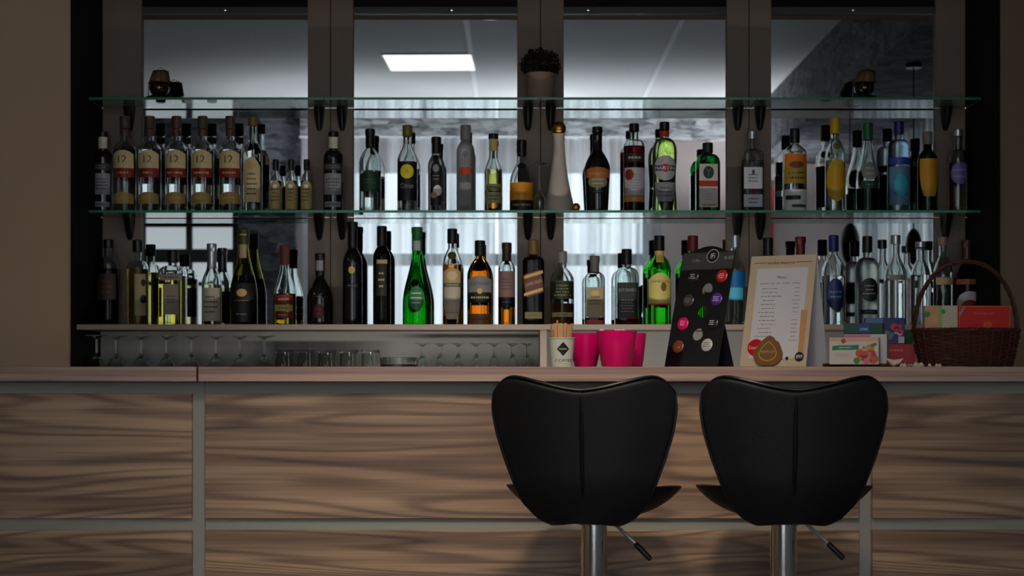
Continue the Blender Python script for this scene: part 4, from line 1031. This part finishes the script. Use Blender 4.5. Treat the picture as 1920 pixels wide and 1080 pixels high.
hl = MB(); put2d(hl, text2d('vinska oteurca', .0085, MW * .42), mfn(.0010), MW * .47, MH * .935); put2d(hl, rect2d(MW * .06, MW * .24, MH * .934, MH * .9385), mfn(.001)); put2d(hl, rect2d(MW * .70, MW * .94, MH * .934, MH * .9385), mfn(.001))
hl.build('headline', mat('dark_red_ink', (130, 20, 20), .5), t, smooth=False)
# tall printed glass at the right border
put2d(MB(), fine(lambda u, v: (MW * (.90 + (u - .5) * .10 * (.7 + .3 * v)), MH * (.06 + .44 * v)), 4, 8), mfn(.0018)).build('printed_drink', COPPER, t, smooth=False)
e1 = up(1417, 652)
d1 = decal('red_emblem', disc2d(.0225, 28), mat('emblem_red', (190, 12, 24), .4), t, mfn(.0022), *e1)
decal('lettering', text2d('Coca-Cola', .009, .036), WHITEINK, d1, mfn(.0026), *e1)
e2 = up(1442, 661)
seal = [(.0, .040), (.010, .036), (.016, .028), (.024, .024), (.030, .012), (.036, -.002), (.036, -.014), (.028, -.026), (.016, -.033), (-.014, -.033), (-.027, -.026), (-.036, -.012), (-.035, .002), (-.026, .016), (-.018, .026), (-.010, .034)]
sy = max(-(e2[1] - .001) / .033, 0); sc = min(1.2, (e2[1] - .001) / .033)
m_ = MB(); n_ = len(seal)
for off in (.003, .008): m_.v += [tuple(U * (e2[0] + a * 1.12) + V * (e2[1] + c * sc) + N * off) for a, c in seal]
m_.f += [tuple(range(n_, 2 * n_)), tuple(range(n_))[::-1]] + [(i, (i + 1) % n_, n_ + (i + 1) % n_, n_ + i) for i in range(n_)]
d2 = recalc(m_.build('brown_seal', mat('brown_seal_card', (120, 84, 42), .45), t, smooth=False))
def ring(scale):
    return [(a * scale, c * scale) for a, c in [(0, .036), (.012, .027), (.024, .014), (.033, -.004), (.030, -.018), (.018, -.028), (0, -.032), (-.018, -.028), (-.030, -.018), (-.033, -.004), (-.024, .014), (-.012, .027)]]
ra, rb_ = ring(.78), ring(.72)
decal('outline', (ra + rb_, [(i, (i + 1) % 12, 12 + (i + 1) % 12, 12 + i) for i in range(12)]), GOLDINK, d2, mfn(.0084), *e2)
decal('lettering', text2d('FRAPPUCIA', .0065, .040), GOLDINK, d2, mfn(.0084), *e2)
e3 = up(1499, 669)
d3 = decal('price_disc', disc2d(.0125, 24), BLACKINK, t, mfn(.0022), *e3)
decal('lettering', text2d('899', .010, .017), WHITEINK, d3, mfn(.0026), *e3)
decal('small_emblem', disc2d(.0045, 16), DKGREEN, t, mfn(.0022), *up(1476, 672))
decal('small_emblem', disc2d(.0045, 16), LEMON, t, mfn(.0022), *up(1484, 671.5))
n3 = Vector((math.sin(yaw2), -math.cos(yaw2), 0))
b = MB(); p1 = U * MW + V * MH - N * .0022; p2 = V * MH - N * .0022; q1 = U * MW - n3 * .145; q2 = -n3 * .145
q1.z = q2.z = 0
b.add([p1, p2, q2, q1], [(0, 1, 2, 3)]).build('back_leaf', CARDGREY, t, smooth=False, solid=.0015)

# cartons right of the menu card
def carton(name, label, px0, px1, pt, pb, d, depth, yaw_, m, base=None, group=None):
    k = d / F; wd = (px1 - px0) * k / math.cos(yaw_)
    x0 = X(px0, d); z0 = base if base is not None else Z(pb, d)
    t = E(name, label, 'box', (x0, d, z0), rz=yaw_, group=group)
    h = Z(pt, d) - z0
    MB().box(0, wd, 0, depth, 0, h).build('carton', m, t, smooth=False, bevel=.0008)
    return t, wd, h
def ffn(off=.0005): return lambda a, b: (a, -off, b)
# woven tray
TZ = CT + .006
t = E('wicker_tray', 'flat dark wicker tray on the bar top under the tea cartons and shells', 'tray', (.938, 4.478, CT))
b = MB()
for j in range(12):
    r0 = .012 + j * .0083
    pts = [(r0 * 1.10 * math.cos(a), r0 * .72 * math.sin(a), .003 + .0008 * math.sin(a * 24 + j * PI)) for a in [2 * PI * i / 96 for i in range(97)]]
    b.tube(pts, .0026, 6, cap=False)
b.tube([(.112 * 1.06 * math.cos(2 * PI * i / 96), .112 * .80 * math.sin(2 * PI * i / 96), .0045 + .001 * math.sin(i * 1.5)) for i in range(97)], .004, 6, cap=False)
b.build('weave', WICKER, t)
Y1 = -math.radians(19)
t1, w1, h1 = carton('tea_carton', 'white tea carton with printed orange and pink fruit, frontmost of the stack', 1555, 1641, 633, 682, 4.405, .035, Y1, mat('tea_white', (208, 200, 192), .5, var=.02), base=TZ)
put2d(MB(), rect2d(.002, w1 - .002, h1 * .86, h1 - .001), ffn()).build('peach_band', mat('peach_band', (214, 168, 138), .5), t1, smooth=False)
def wavy(u, v): return (w1 * (.06 + .54 * u), h1 * (.60 + .012 * math.sin(u * 6) + (v - .5) * .17 + .05 * u))
o = put2d(MB(), fine(wavy, 14, 2), ffn(.0007)).build('green_ribbon', mat('ribbon_green', (40, 128, 84), .5), t1, smooth=False)
put2d(MB(), scribble(w1 * .38, .006, 1, 8), ffn(.0009), w1 * .32, h1 * .625).build('lettering', WHITEINK, o, smooth=False)
decal('round_stamp', disc2d(.0062, 20), mat('stamp_brown', (150, 84, 58), .5), t1, ffn(.0008), w1 * .29, h1 * .87)
decal('small_print', scribble(w1 * .40, h1 * .18, 3, 21), mat('pale_print', (176, 166, 160), .6), t1, ffn(.0007), w1 * .28, h1 * .34)
for c, lst in (((206, 88, 66), ((.62, .42, .011), (.72, .36, .010), (.90, .20, .012))), ((226, 138, 84), ((.82, .58, .011), (.86, .44, .010))), ((210, 120, 120), ((.76, .20, .013), (.66, .26, .008), (.90, .38, .008))), ((70, 140, 40), ((.56, .14, .0085), (.93, .74, .004), (.88, .70, .005), (.70, .62, .0035)))):
    b = MB()
    for a, c2, r_ in lst: put2d(b, disc2d(r_, 16), ffn(.0008 + .0001 * len(b.v) % .0004), w1 * a, h1 * c2)
    b.build('fruit_print', mat('fruit_%d' % c[0], c, .5), t1, smooth=False)
t2, w2, h2 = carton('tea_carton', 'taller white carton with a pink top band behind the frontmost tea carton', 1583, 1657, 627, 682, 4.455, .045, Y1, mat('pink_white', (206, 198, 204), .5), base=TZ)
put2d(MB(), rect2d(.001, w2 * .62, h2 * .86, h2 - .001), ffn()).build('pink_band', mat('pink_band', (214, 120, 168), .5), t2, smooth=False)
t3, w3, h3 = carton('tea_carton', 'dark green carton with a small blue crest lying on the pink banded carton', 1582, 1650, 606, 626, 4.457, .042, Y1, mat('carton_green', (28, 70, 58), .5), base=TZ + h2 + .0003)
o = put2d(MB(), rect2d(w3 * .38, w3 * .66, h3 * .2, h3 * .85), ffn()).build('crest', BLUELAB, t3, smooth=False)
put2d(MB(), text2d('LYONS', h3 * .22, w3 * .2), ffn(.0008), w3 * .52, h3 * .45).build('lettering', WHITEINK, o, smooth=False)
t4, w4, h4 = carton('tea_carton', 'flat red carton with pale lettering behind the white shells', 1646, 1714, 645, 682, 4.545, .05, -math.radians(10), mat('carton_red', (168, 16, 22), .5), base=TZ)
put2d(MB(), text2d('TEEKANNE', .0055, w4 * .5), ffn(), w4 * .42, h4 * .70).build('lettering', mat('pale_rose_ink', (214, 150, 140), .5), t4, smooth=False)
t5, w5, h5 = carton('tea_carton', 'dark blue carton with red flowers, on top of the red carton', 1622, 1694, 596, 640, 4.548, .045, -math.radians(8), mat('carton_blue', (24, 40, 104), .5), base=TZ + h4 + .0003)
put2d(MB(), rect2d(.001, w5 * .45, h5 * .80, h5 - .001), ffn()).build('light_band', mat('slate_blue_band', (96, 116, 172), .5), t5, smooth=False)
put2d(MB(), rect2d(w5 * .84, w5 - .001, .002, h5 * .28), ffn()).build('white_corner', CARDGREY, t5, smooth=False)
for c, lst in (((190, 50, 70), ((.72, .66, .009), (.80, .56, .008), (.86, .66, .007), (.90, .48, .007))), ((206, 150, 160), ((.88, .40, .007), (.78, .44, .005))), ((96, 130, 110), ((.55, .42, .007), (.62, .26, .007), (.68, .36, .005)))):
    b = MB()
    for a, c2, r_ in lst: put2d(b, disc2d(r_, 14), ffn(.0008), w5 * a, h5 * c2)
    b.build('flower_print', mat('flower_%d' % c[0], c, .5), t5, smooth=False)
t6, w6, h6 = carton('tea_carton', 'plain green carton showing between the blue carton and the basket', 1686, 1712, 619, 682, 4.61, .03, 0, mat('carton_leaf_green', (40, 104, 28), .5), base=CT + .0002)

# shells
def shell(px, d, r_, rot, tilt, label, kind=0):
    s = E('seashell', label, 'shell', (X(px, d), d, CT + .0012), rz=rot, group='pale shells in front of the basket', rx=tilt)
    def fn(u, v):
        a = (u - .5) * 2.6; rr = r_ * v * (1 + .06 * math.cos(u * 2 * PI * 9))
        return (rr * math.sin(a), -rr * math.cos(a) + r_ * .4, r_ * .55 * math.sin(min(1, v * 1.05) * PI) ** .7 * (1 + .12 * math.cos(u * 2 * PI * 9)))
    if kind == 0: return MB().grid(fn, 36, 8).build('shell_body', mat('shell_cream', (218, 200, 180), .5, var=.15), s, solid=.0012)
    b = MB()   # starfish like spiky shell
    n = 10; vs = [(0, 0, r_ * .9)]; 
    for i in range(n):
        q = 2 * PI * i / n; R_ = r_ * (1.25 if i % 2 == 0 else .55); vs.append((R_ * math.cos(q), R_ * .6 * math.sin(q), r_ * (.5 + .6 * abs(math.cos(q)) if i % 2 == 0 else .2)))
    vs.append((0, 0, -.002)); fs = [(0, i + 1, (i + 1) % n + 1) for i in range(n)] + [(n + 1, (i + 1) % n + 1, i + 1) for i in range(n)]
    return b.add(vs, fs).build('shell_body', mat('shell_cream', (218, 200, 180), .5, var=.15), s, smooth=False)
shell(1676, 4.365, .019, 0, .3, 'spiky pale shell beside the frontmost tea carton', 1)
shell(1693, 4.36, .012, .6, .5, 'pale shell right of the spiky one')
shell(1706, 4.375, .010, 2.2, .2, 'small pale shell in front of the red carton\'s corner')
shell(1722, 4.37, .015, -.4, .5, 'largest pale fan shell, left of the basket foot')
shell(1742, 4.34, .010, 1.2, .3, 'small pale shell in front of the basket\'s left side')
shell(1759, 4.33, .010, -.8, .4, 'rightmost pale shell, in front of the basket')

# basket
bd = 4.50; k = bd / F
bx_ = X(1811, bd)
t = E('wicker_basket', 'dark brown wicker basket with a tall arched handle, holding tea cartons', 'basket', (bx_, bd, CT))
zr = 66 * k
def bshape(z): return (84 * k + (98 - 84) * k * (z / zr) ** .8), (.074 + .012 * z / zr)
b = MB(); rows_ = 17; ns = 26
for j in range(rows_):
    z = .004 + (zr - .008) * j / (rows_ - 1); A, B = bshape(z)
    pts = []
    for i in range(ns * 4 + 1):
        a = 2 * PI * i / (ns * 4); q = .0026 * math.cos(a * ns / 2 + j * PI)
        pts.append(((A + q) * math.cos(a), (B + q) * math.sin(a), z + .0008 * math.sin(a * 5 + j)))
    b.tube(pts, .0027, 6, cap=False)
b.build('weave', WICKER, t)
b = MB()
for i in range(ns):
    a = 2 * PI * i / ns
    b.tube([(bshape(z)[0] * math.cos(a), bshape(z)[1] * math.sin(a), z) for z in (0.001, zr * .5, zr)], .0022, 6)
b.build('stakes', WICKER, t)
A, B = bshape(0); MB().lathe([(0, .002), (A - .003, .002), (A - .003, .006), (0, .006)], 32, ry=B / A).build('bottom', WICKER, t)
b = MB(); A, B = bshape(zr)
for s3 in range(3):
    pts = []
    for i in range(181):
        a = 2 * PI * i / 180; ph = a * 22 + s3 * 2 * PI / 3
        pts.append(((A + .003 * math.cos(ph)) * math.cos(a), (B + .003 * math.cos(ph)) * math.sin(a), zr + .003 + .003 * math.sin(ph)))
    b.tube(pts, .0032, 6, cap=False)
b.build('rim', WICKER, t)
b = MB(); hz = (687 - 490) * k; 
for s3 in range(3):
    pts = []
    for i in range(121):
        a = PI * i / 120; ph = a * 16 + s3 * 2 * PI / 3
        ca, sa = math.cos(a), math.sin(a)
        Rr = 1 + 0 * a
        ex = (abs(ca) ** .92) * (1 if ca >= 0 else -1)
        px_, pz_ = (A - .001) * ex, zr - .02 + (hz - zr + .02) * sa ** .9
        nx, nz = ca, sa
        pts.append((px_ + .0035 * math.cos(ph) * nx, .0035 * math.sin(ph), pz_ + .0035 * math.cos(ph) * nz))
    b.tube(pts, .0033, 6)
b.build('handle', WICKER, t)
# cartons inside the basket
y7 = -math.radians(6)
t7, w7, h7 = carton('tea_carton', 'peach and green fruit tea carton leaning in the left of the basket', 1734, 1794, 573, 640, 4.480, .030, y7, mat('tea_cream', (196, 186, 160), .5, var=.02), base=CT + .03)
put2d(MB(), rect2d(.001, w7 * .42, .001, h7 - .001), ffn(.0004)).build('peach_field', mat('peach_field', (204, 150, 100), .5), t7, smooth=False)
put2d(MB(), rect2d(w7 * .42, w7 * .52, .001, h7 - .001), ffn(.0004)).build('green_field', mat('lime_field', (140, 176, 70), .5), t7, smooth=False)
for c, lst in (((214, 160, 110), ((.24, .72, .013), (.12, .42, .012), (.30, .45, .014))), ((60, 130, 60), ((.08, .82, .008), (.56, .88, .006))), ((150, 92, 50), ((.28, .46, .006),))):
    b = MB()
    for a, c2, r_ in lst: put2d(b, disc2d(r_, 16), ffn(.0007 + (.0003 if c[0] == 150 else 0)), w7 * a, h7 * c2)
    b.build('fruit_print', mat('peach_print_%d' % c[0], c, .5), t7, smooth=False)
t8, w8, h8 = carton('tea_carton', 'bright red carton with a gold edge in the right of the basket', 1797, 1896, 573, 640, 4.47, .035, math.radians(2), mat('bright_red_carton', (206, 24, 14), .5), base=CT + .012)
EDG = mat('orange_edge', (222, 110, 60), .5)
b = MB()
for q in ((.001, w8 - .001, h8 - .003, h8 - .001), (.001, .003, .001, h8 - .003), (w8 - .003, w8 - .001, .001, h8 - .003), (.003, w8 - .003, h8 * .44, h8 * .46)): put2d(b, rect2d(*q), ffn(.0005))
b.build('border', EDG, t8, smooth=False)
put2d(MB(), text2d('THE ROTER GOLD', .0045, w8 * .42), ffn(.0006), w8 * .48, h8 * .86).build('lettering', mat('salmon_ink', (226, 130, 110), .5), t8, smooth=False)
decal('sun_emblem', disc2d(.012, 24, .8), mat('orange_emblem', (216, 84, 36), .5), t8, ffn(.0006), w8 * .56, h8 * .66)
put2d(MB(), ([(.003, h8 * .80), (.020, h8 - .004), (.012, h8 - .004), (.003, h8 * .88)], [(0, 1, 2, 3)]), ffn(.0007)).build('corner_flash', GREYLAB, t8, smooth=False)

# ------------------------------------------------------------------ ornaments on the upper glass shelf
uz = 1.9456; ud = 5.44; k = ud / F
t = E('potted_plant', 'bushy dark plant in a beige pot on the upper glass shelf at the centre post', 'plant', (X(1013, ud), ud, uz))
MB().lathe([(0, .001), (23 * k, 0), (24 * k, .002), (27.5 * k, 50 * k), (27.5 * k, 52 * k), (25.5 * k, 52 * k), (22 * k, 6 * k), (0, 6 * k)], 36).build('pot', mat('beige_pot', (150, 122, 104), .7), t)
b = MB(); pts = [(-6, 24), (0, 27), (7, 24), (2, 21), (-4, 20), (6, 19)]
for i in range(5):
    x0, z0 = pts[i]; x1, z1 = pts[i + 1]
    b.tube([(x0 * k, -math.sqrt(max((25.3 * k) ** 2 - (x0 * k) ** 2, 0)) - .0005, (z0 + 8) * k), (x1 * k, -math.sqrt(max((25.3 * k) ** 2 - (x1 * k) ** 2, 0)) - .0005, (z1 + 8) * k)], .0008, 6)
b.build('scribble', mat('brown_scribble', (96, 74, 62), .6), t)
MB().lathe([(0, 47 * k), (24.6 * k, 47 * k)], 24).build('soil', mat('dark_soil', (28, 22, 18), .9), t)
rnd = random.Random(3); b = MB()
for i in range(520):
    th = math.acos(rnd.uniform(-.45, 1)); ph = rnd.uniform(0, 2 * PI); rr = rnd.uniform(.72, 1.04)
    c = Vector((37 * k * rr * math.sin(th) * math.cos(ph), 30 * k * rr * math.sin(th) * math.sin(ph), 68 * k + 31 * k * rr * math.cos(th)))
    L_ = rnd.uniform(.010, .017); d = Vector((rnd.gauss(0, 1), rnd.gauss(0, 1), rnd.gauss(.4, 1))).normalized(); sd = d.orthogonal().normalized() * L_ * .38
    b.add([c - d * L_ * .5, c + sd + d * .001, c + d * L_ * .5, c - sd + d * .001], [(0, 1, 2, 3)])
b.build('foliage', mat('very_dark_leaf', (20, 24, 16), .7), t, smooth=False)
b = MB()
for i in range(9):
    a = i * .7; b.tube([(.006 * math.cos(a), .006 * math.sin(a), 46 * k), (16 * k * math.cos(a), 12 * k * math.sin(a), 80 * k)], .0012, 5)
b.build('stems', mat('dark_stem', (30, 24, 16), .8), t)
def lantern(px, label, sgn, shade_c, dark_c, lean_):
    t = E('candle_lantern', label, 'lantern', (X(px, ud), ud, uz))
    MB().lathe([(0, 0), (24 * k, 0), (27 * k, 3 * k), (25 * k, 8 * k), (16 * k, 11 * k), (0, 11 * k)], 30).build('base_dish', BLACKPL, t)
    MB().ball((0, 0, 25 * k), 19 * k, 22, .86).build('candle_holder', mat('deep_red_glass_%d' % px, dark_c, .12, coat=.6), t)
    b = MB().lathe([(20.5 * k, 34 * k), (14.5 * k, 56 * k)], 10)
    b.v = [(x + lean_ * (z - 34 * k) * 1.9, y, z) for x, y, z in b.v]
    b.build('shade', mat('brown_parchment_%d' % px, shade_c, .7), t, solid=.0012, auto=20)
    b = MB()
    for j in range(10):
        a = 2 * PI * j / 10
        b.tube([(20.5 * k * math.cos(a), 20.5 * k * math.sin(a), 34 * k), (14.5 * k * math.cos(a) + lean_ * 42 * k, 14.5 * k * math.sin(a), 57 * k)], .0010, 5)
        b.tube([(20.5 * k * math.cos(a), 20.5 * k * math.sin(a), 34 * k), (22 * k * math.cos(a), 22 * k * math.sin(a), 7 * k)], .0008, 5)
    b.tube([(14.5 * k * math.cos(2 * PI * j / 20) + lean_ * 42 * k, 14.5 * k * math.sin(2 * PI * j / 20), 56 * k) for j in range(21)], .0016, 5)
    b.tube([(20.5 * k * math.cos(2 * PI * j / 20), 20.5 * k * math.sin(2 * PI * j / 20), 34 * k) for j in range(21)], .0016, 5)
    b.tube([(lean_ * 42 * k - 14 * k, 0, 56 * k), (lean_ * 42 * k, 0, 63 * k), (lean_ * 42 * k + 14 * k, 0, 56 * k)], .0010, 5)
    b.build('wire_frame', BLACKPL, t)
lantern(299, 'small lantern with a brown shade over a dark red candle glass', 1, (112, 78, 50), (44, 8, 8), .05)
lantern(1620, 'small lantern with a brown shade over a black candle glass', -1, (110, 84, 54), (10, 8, 6), .14)

# ------------------------------------------------------------------ bar stools
def stool(cx, cy, rz, label):
    t = E('bar_stool', label, 'bar stool', (cx, cy, 0), rz=rz, group='black bucket bar stools at the bar')
    # backrest: outline rows from the bottom up, u across
    zs = [(.758, .066), (.772, .108), (.803, .137), (.850, .157), (.910, .178), (.965, .194), (1.020, .2035), (1.060, .2055)]
    def ztop(u): 
        a = abs(u)
        return 1.052 + .032 * math.sin(min(a / .88, 1) ** 1.5 * PI / 2) - .022 * a ** 9 - .016 * a ** 18
    nu, nv = 24, 18
    def back(u_, v_):
        u = 2 * u_ - 1; s = v_ * (len(zs) - 1); i = min(int(s), len(zs) - 2); f = s - i
        z = zs[i][0] * (1 - f) + zs[i + 1][0] * f; wv = zs[i][1] * (1 - f) + zs[i + 1][1] * f
        z = .758 + (z - .758) * (ztop(u) - .758) / (1.060 - .758)
        tt = (z - .77) / .29
        y = -.205 - .050 * max(tt, 0) ** 1.1 + .095 * max(0, .30 - tt) ** 1.3 + .060 * abs(u) ** 2.2 * (.45 + .55 * tt)
        xx = u * wv * (1 - .055 * abs(u) ** 4 * max(0, (tt - .60) / .40) ** 4)
        return (xx, y, z)
    MB().grid(back, nu, nv).build('backrest', LEATHER, t, solid=.034, sub=2, auto=180)
    # piping round the edge and the seam down the middle of the back
    ed = [back(0, j / 30) for j in range(0, 31)] + [back(i / 40, 1) for i in range(1, 41)] + [back(1, 1 - j / 30) for j in range(1, 31)]
    MB().tube([(x * 1.0, y - .0150, z - .002) for x, y, z in ed], .0036, 8).build('piping', PIPING, t)
    MB().tube([(0, back(.5, .30 + .66 * j / 20)[1] - .0155, back(.5, .30 + .66 * j / 20)[2]) for j in range(21)], [.0015 + .0050 * math.sin(PI * j / 20) ** .7 if 0 < j < 20 else .001 for j in range(21)], 8).build('seam', PIPING, t)
    # seat pan: a shallow bucket with raised side wings
    b = MB(); NV, NU = 22, 14; loops = []
    for j in range(NV + 1):
        v = j / NV; e = math.sin(PI * min(max(v, .0), 1)) ** .45 if 0 < v < 1 else 0.0
        y = -.185 + .375 * v
        w_ = .2035 * (.70 + .30 * math.sin(min(1, v / .42) * PI / 2)) * (1 - .26 * max(0, (v - .5) / .5) ** 2) * (.72 + .28 * e)
        tilt = .026 * max(0, 1 - v / .5) ** 1.5
        row = []
        for i in range(2 * NU):
            a = PI * i / NU; u = math.cos(a); top = math.sin(a) >= 0
            zt = .806 + .036 * abs(u) ** 1.5 - .010 * abs(u) ** 10 - .012 * max(0, (v - .7) / .3) ** 2
            zb = .752 + (.074 - .030 * v) * abs(u) ** 4.2
            zm = (zt + zb) / 2 + .010 * (1 - v)
            q = abs(math.sin(a)) ** .75 * max(e, .03)
            zz = zm + (zt - zm) * q if top else zm + (zb - zm) * q
            row.append(len(b.v)); b.v.append((u * w_, y, zz))
        loops.append(row)
    for r0, r1 in zip(loops, loops[1:]):
        for i in range(2 * NU):
            j = (i + 1) % (2 * NU); b.f.append((r0[i], r0[j], r1[j], r1[i]))
    b.f.append(tuple(loops[0][::-1])); b.f.append(tuple(loops[-1]))
    recalc(b.build('seat', LEATHER, t, sub=1, auto=180))
    MB().lathe([(0, .738), (.045, .738), (.062, .746), (.070, .764), (0, .764)], 24).build('mount_plate', mat('grey_mount', (96, 96, 92), .5), t)
    MB().lathe([(.031, .36), (.031, .734), (.037, .735), (.037, .7425), (0, .7425)], 32).build('gas_lift', CHROME, t)
    MB().lathe([(.0365, .30), (.0365, .40), (.032, .405), (.031, .36)], 28).build('collar', BLACKPL, t)
    b = MB().lathe([(.026, .03), (.026, .37)], 28); b.build('pole', CHROME, t)
    MB().lathe([(0, .001), (.205, .001), (.207, .006), (.19, .014), (.06, .030), (.03, .036), (0, .036)], 48).build('base', CHROME, t)
    b = MB()
    pts = [(.0, .03, .33)] + [(.115 * math.sin(a), .03 + .115 - .115 * math.cos(a), .33) for a in [2 * PI * i / 30 for i in range(31)]]
    b.tube(pts, .010, 10); b.build('footrest', CHROME, t)
    lv = [(.034, -.02, .742), (.050, -.022, .739), (.085, -.028, .708), (.100, -.030, .694)]
    MB().tube(lv, .0040, 8).build('lever', mat('satin_steel', (205, 205, 200), .35, .7), t)
    MB().tube([(.098, -.030, .696), (.102, -.031, .692), (.130, -.035, .664), (.134, -.036, .660)], [.005, .0066, .0068, .0045], 10).build('lever_grip', DARKMETAL, t)
    return t
stool(.190, 3.95, math.radians(-9), 'left one of the two black bucket bar stools, in front of the pink pots')
stool(.628, 3.95, math.radians(-3), 'right one of the two black bucket bar stools, in front of the menu card')
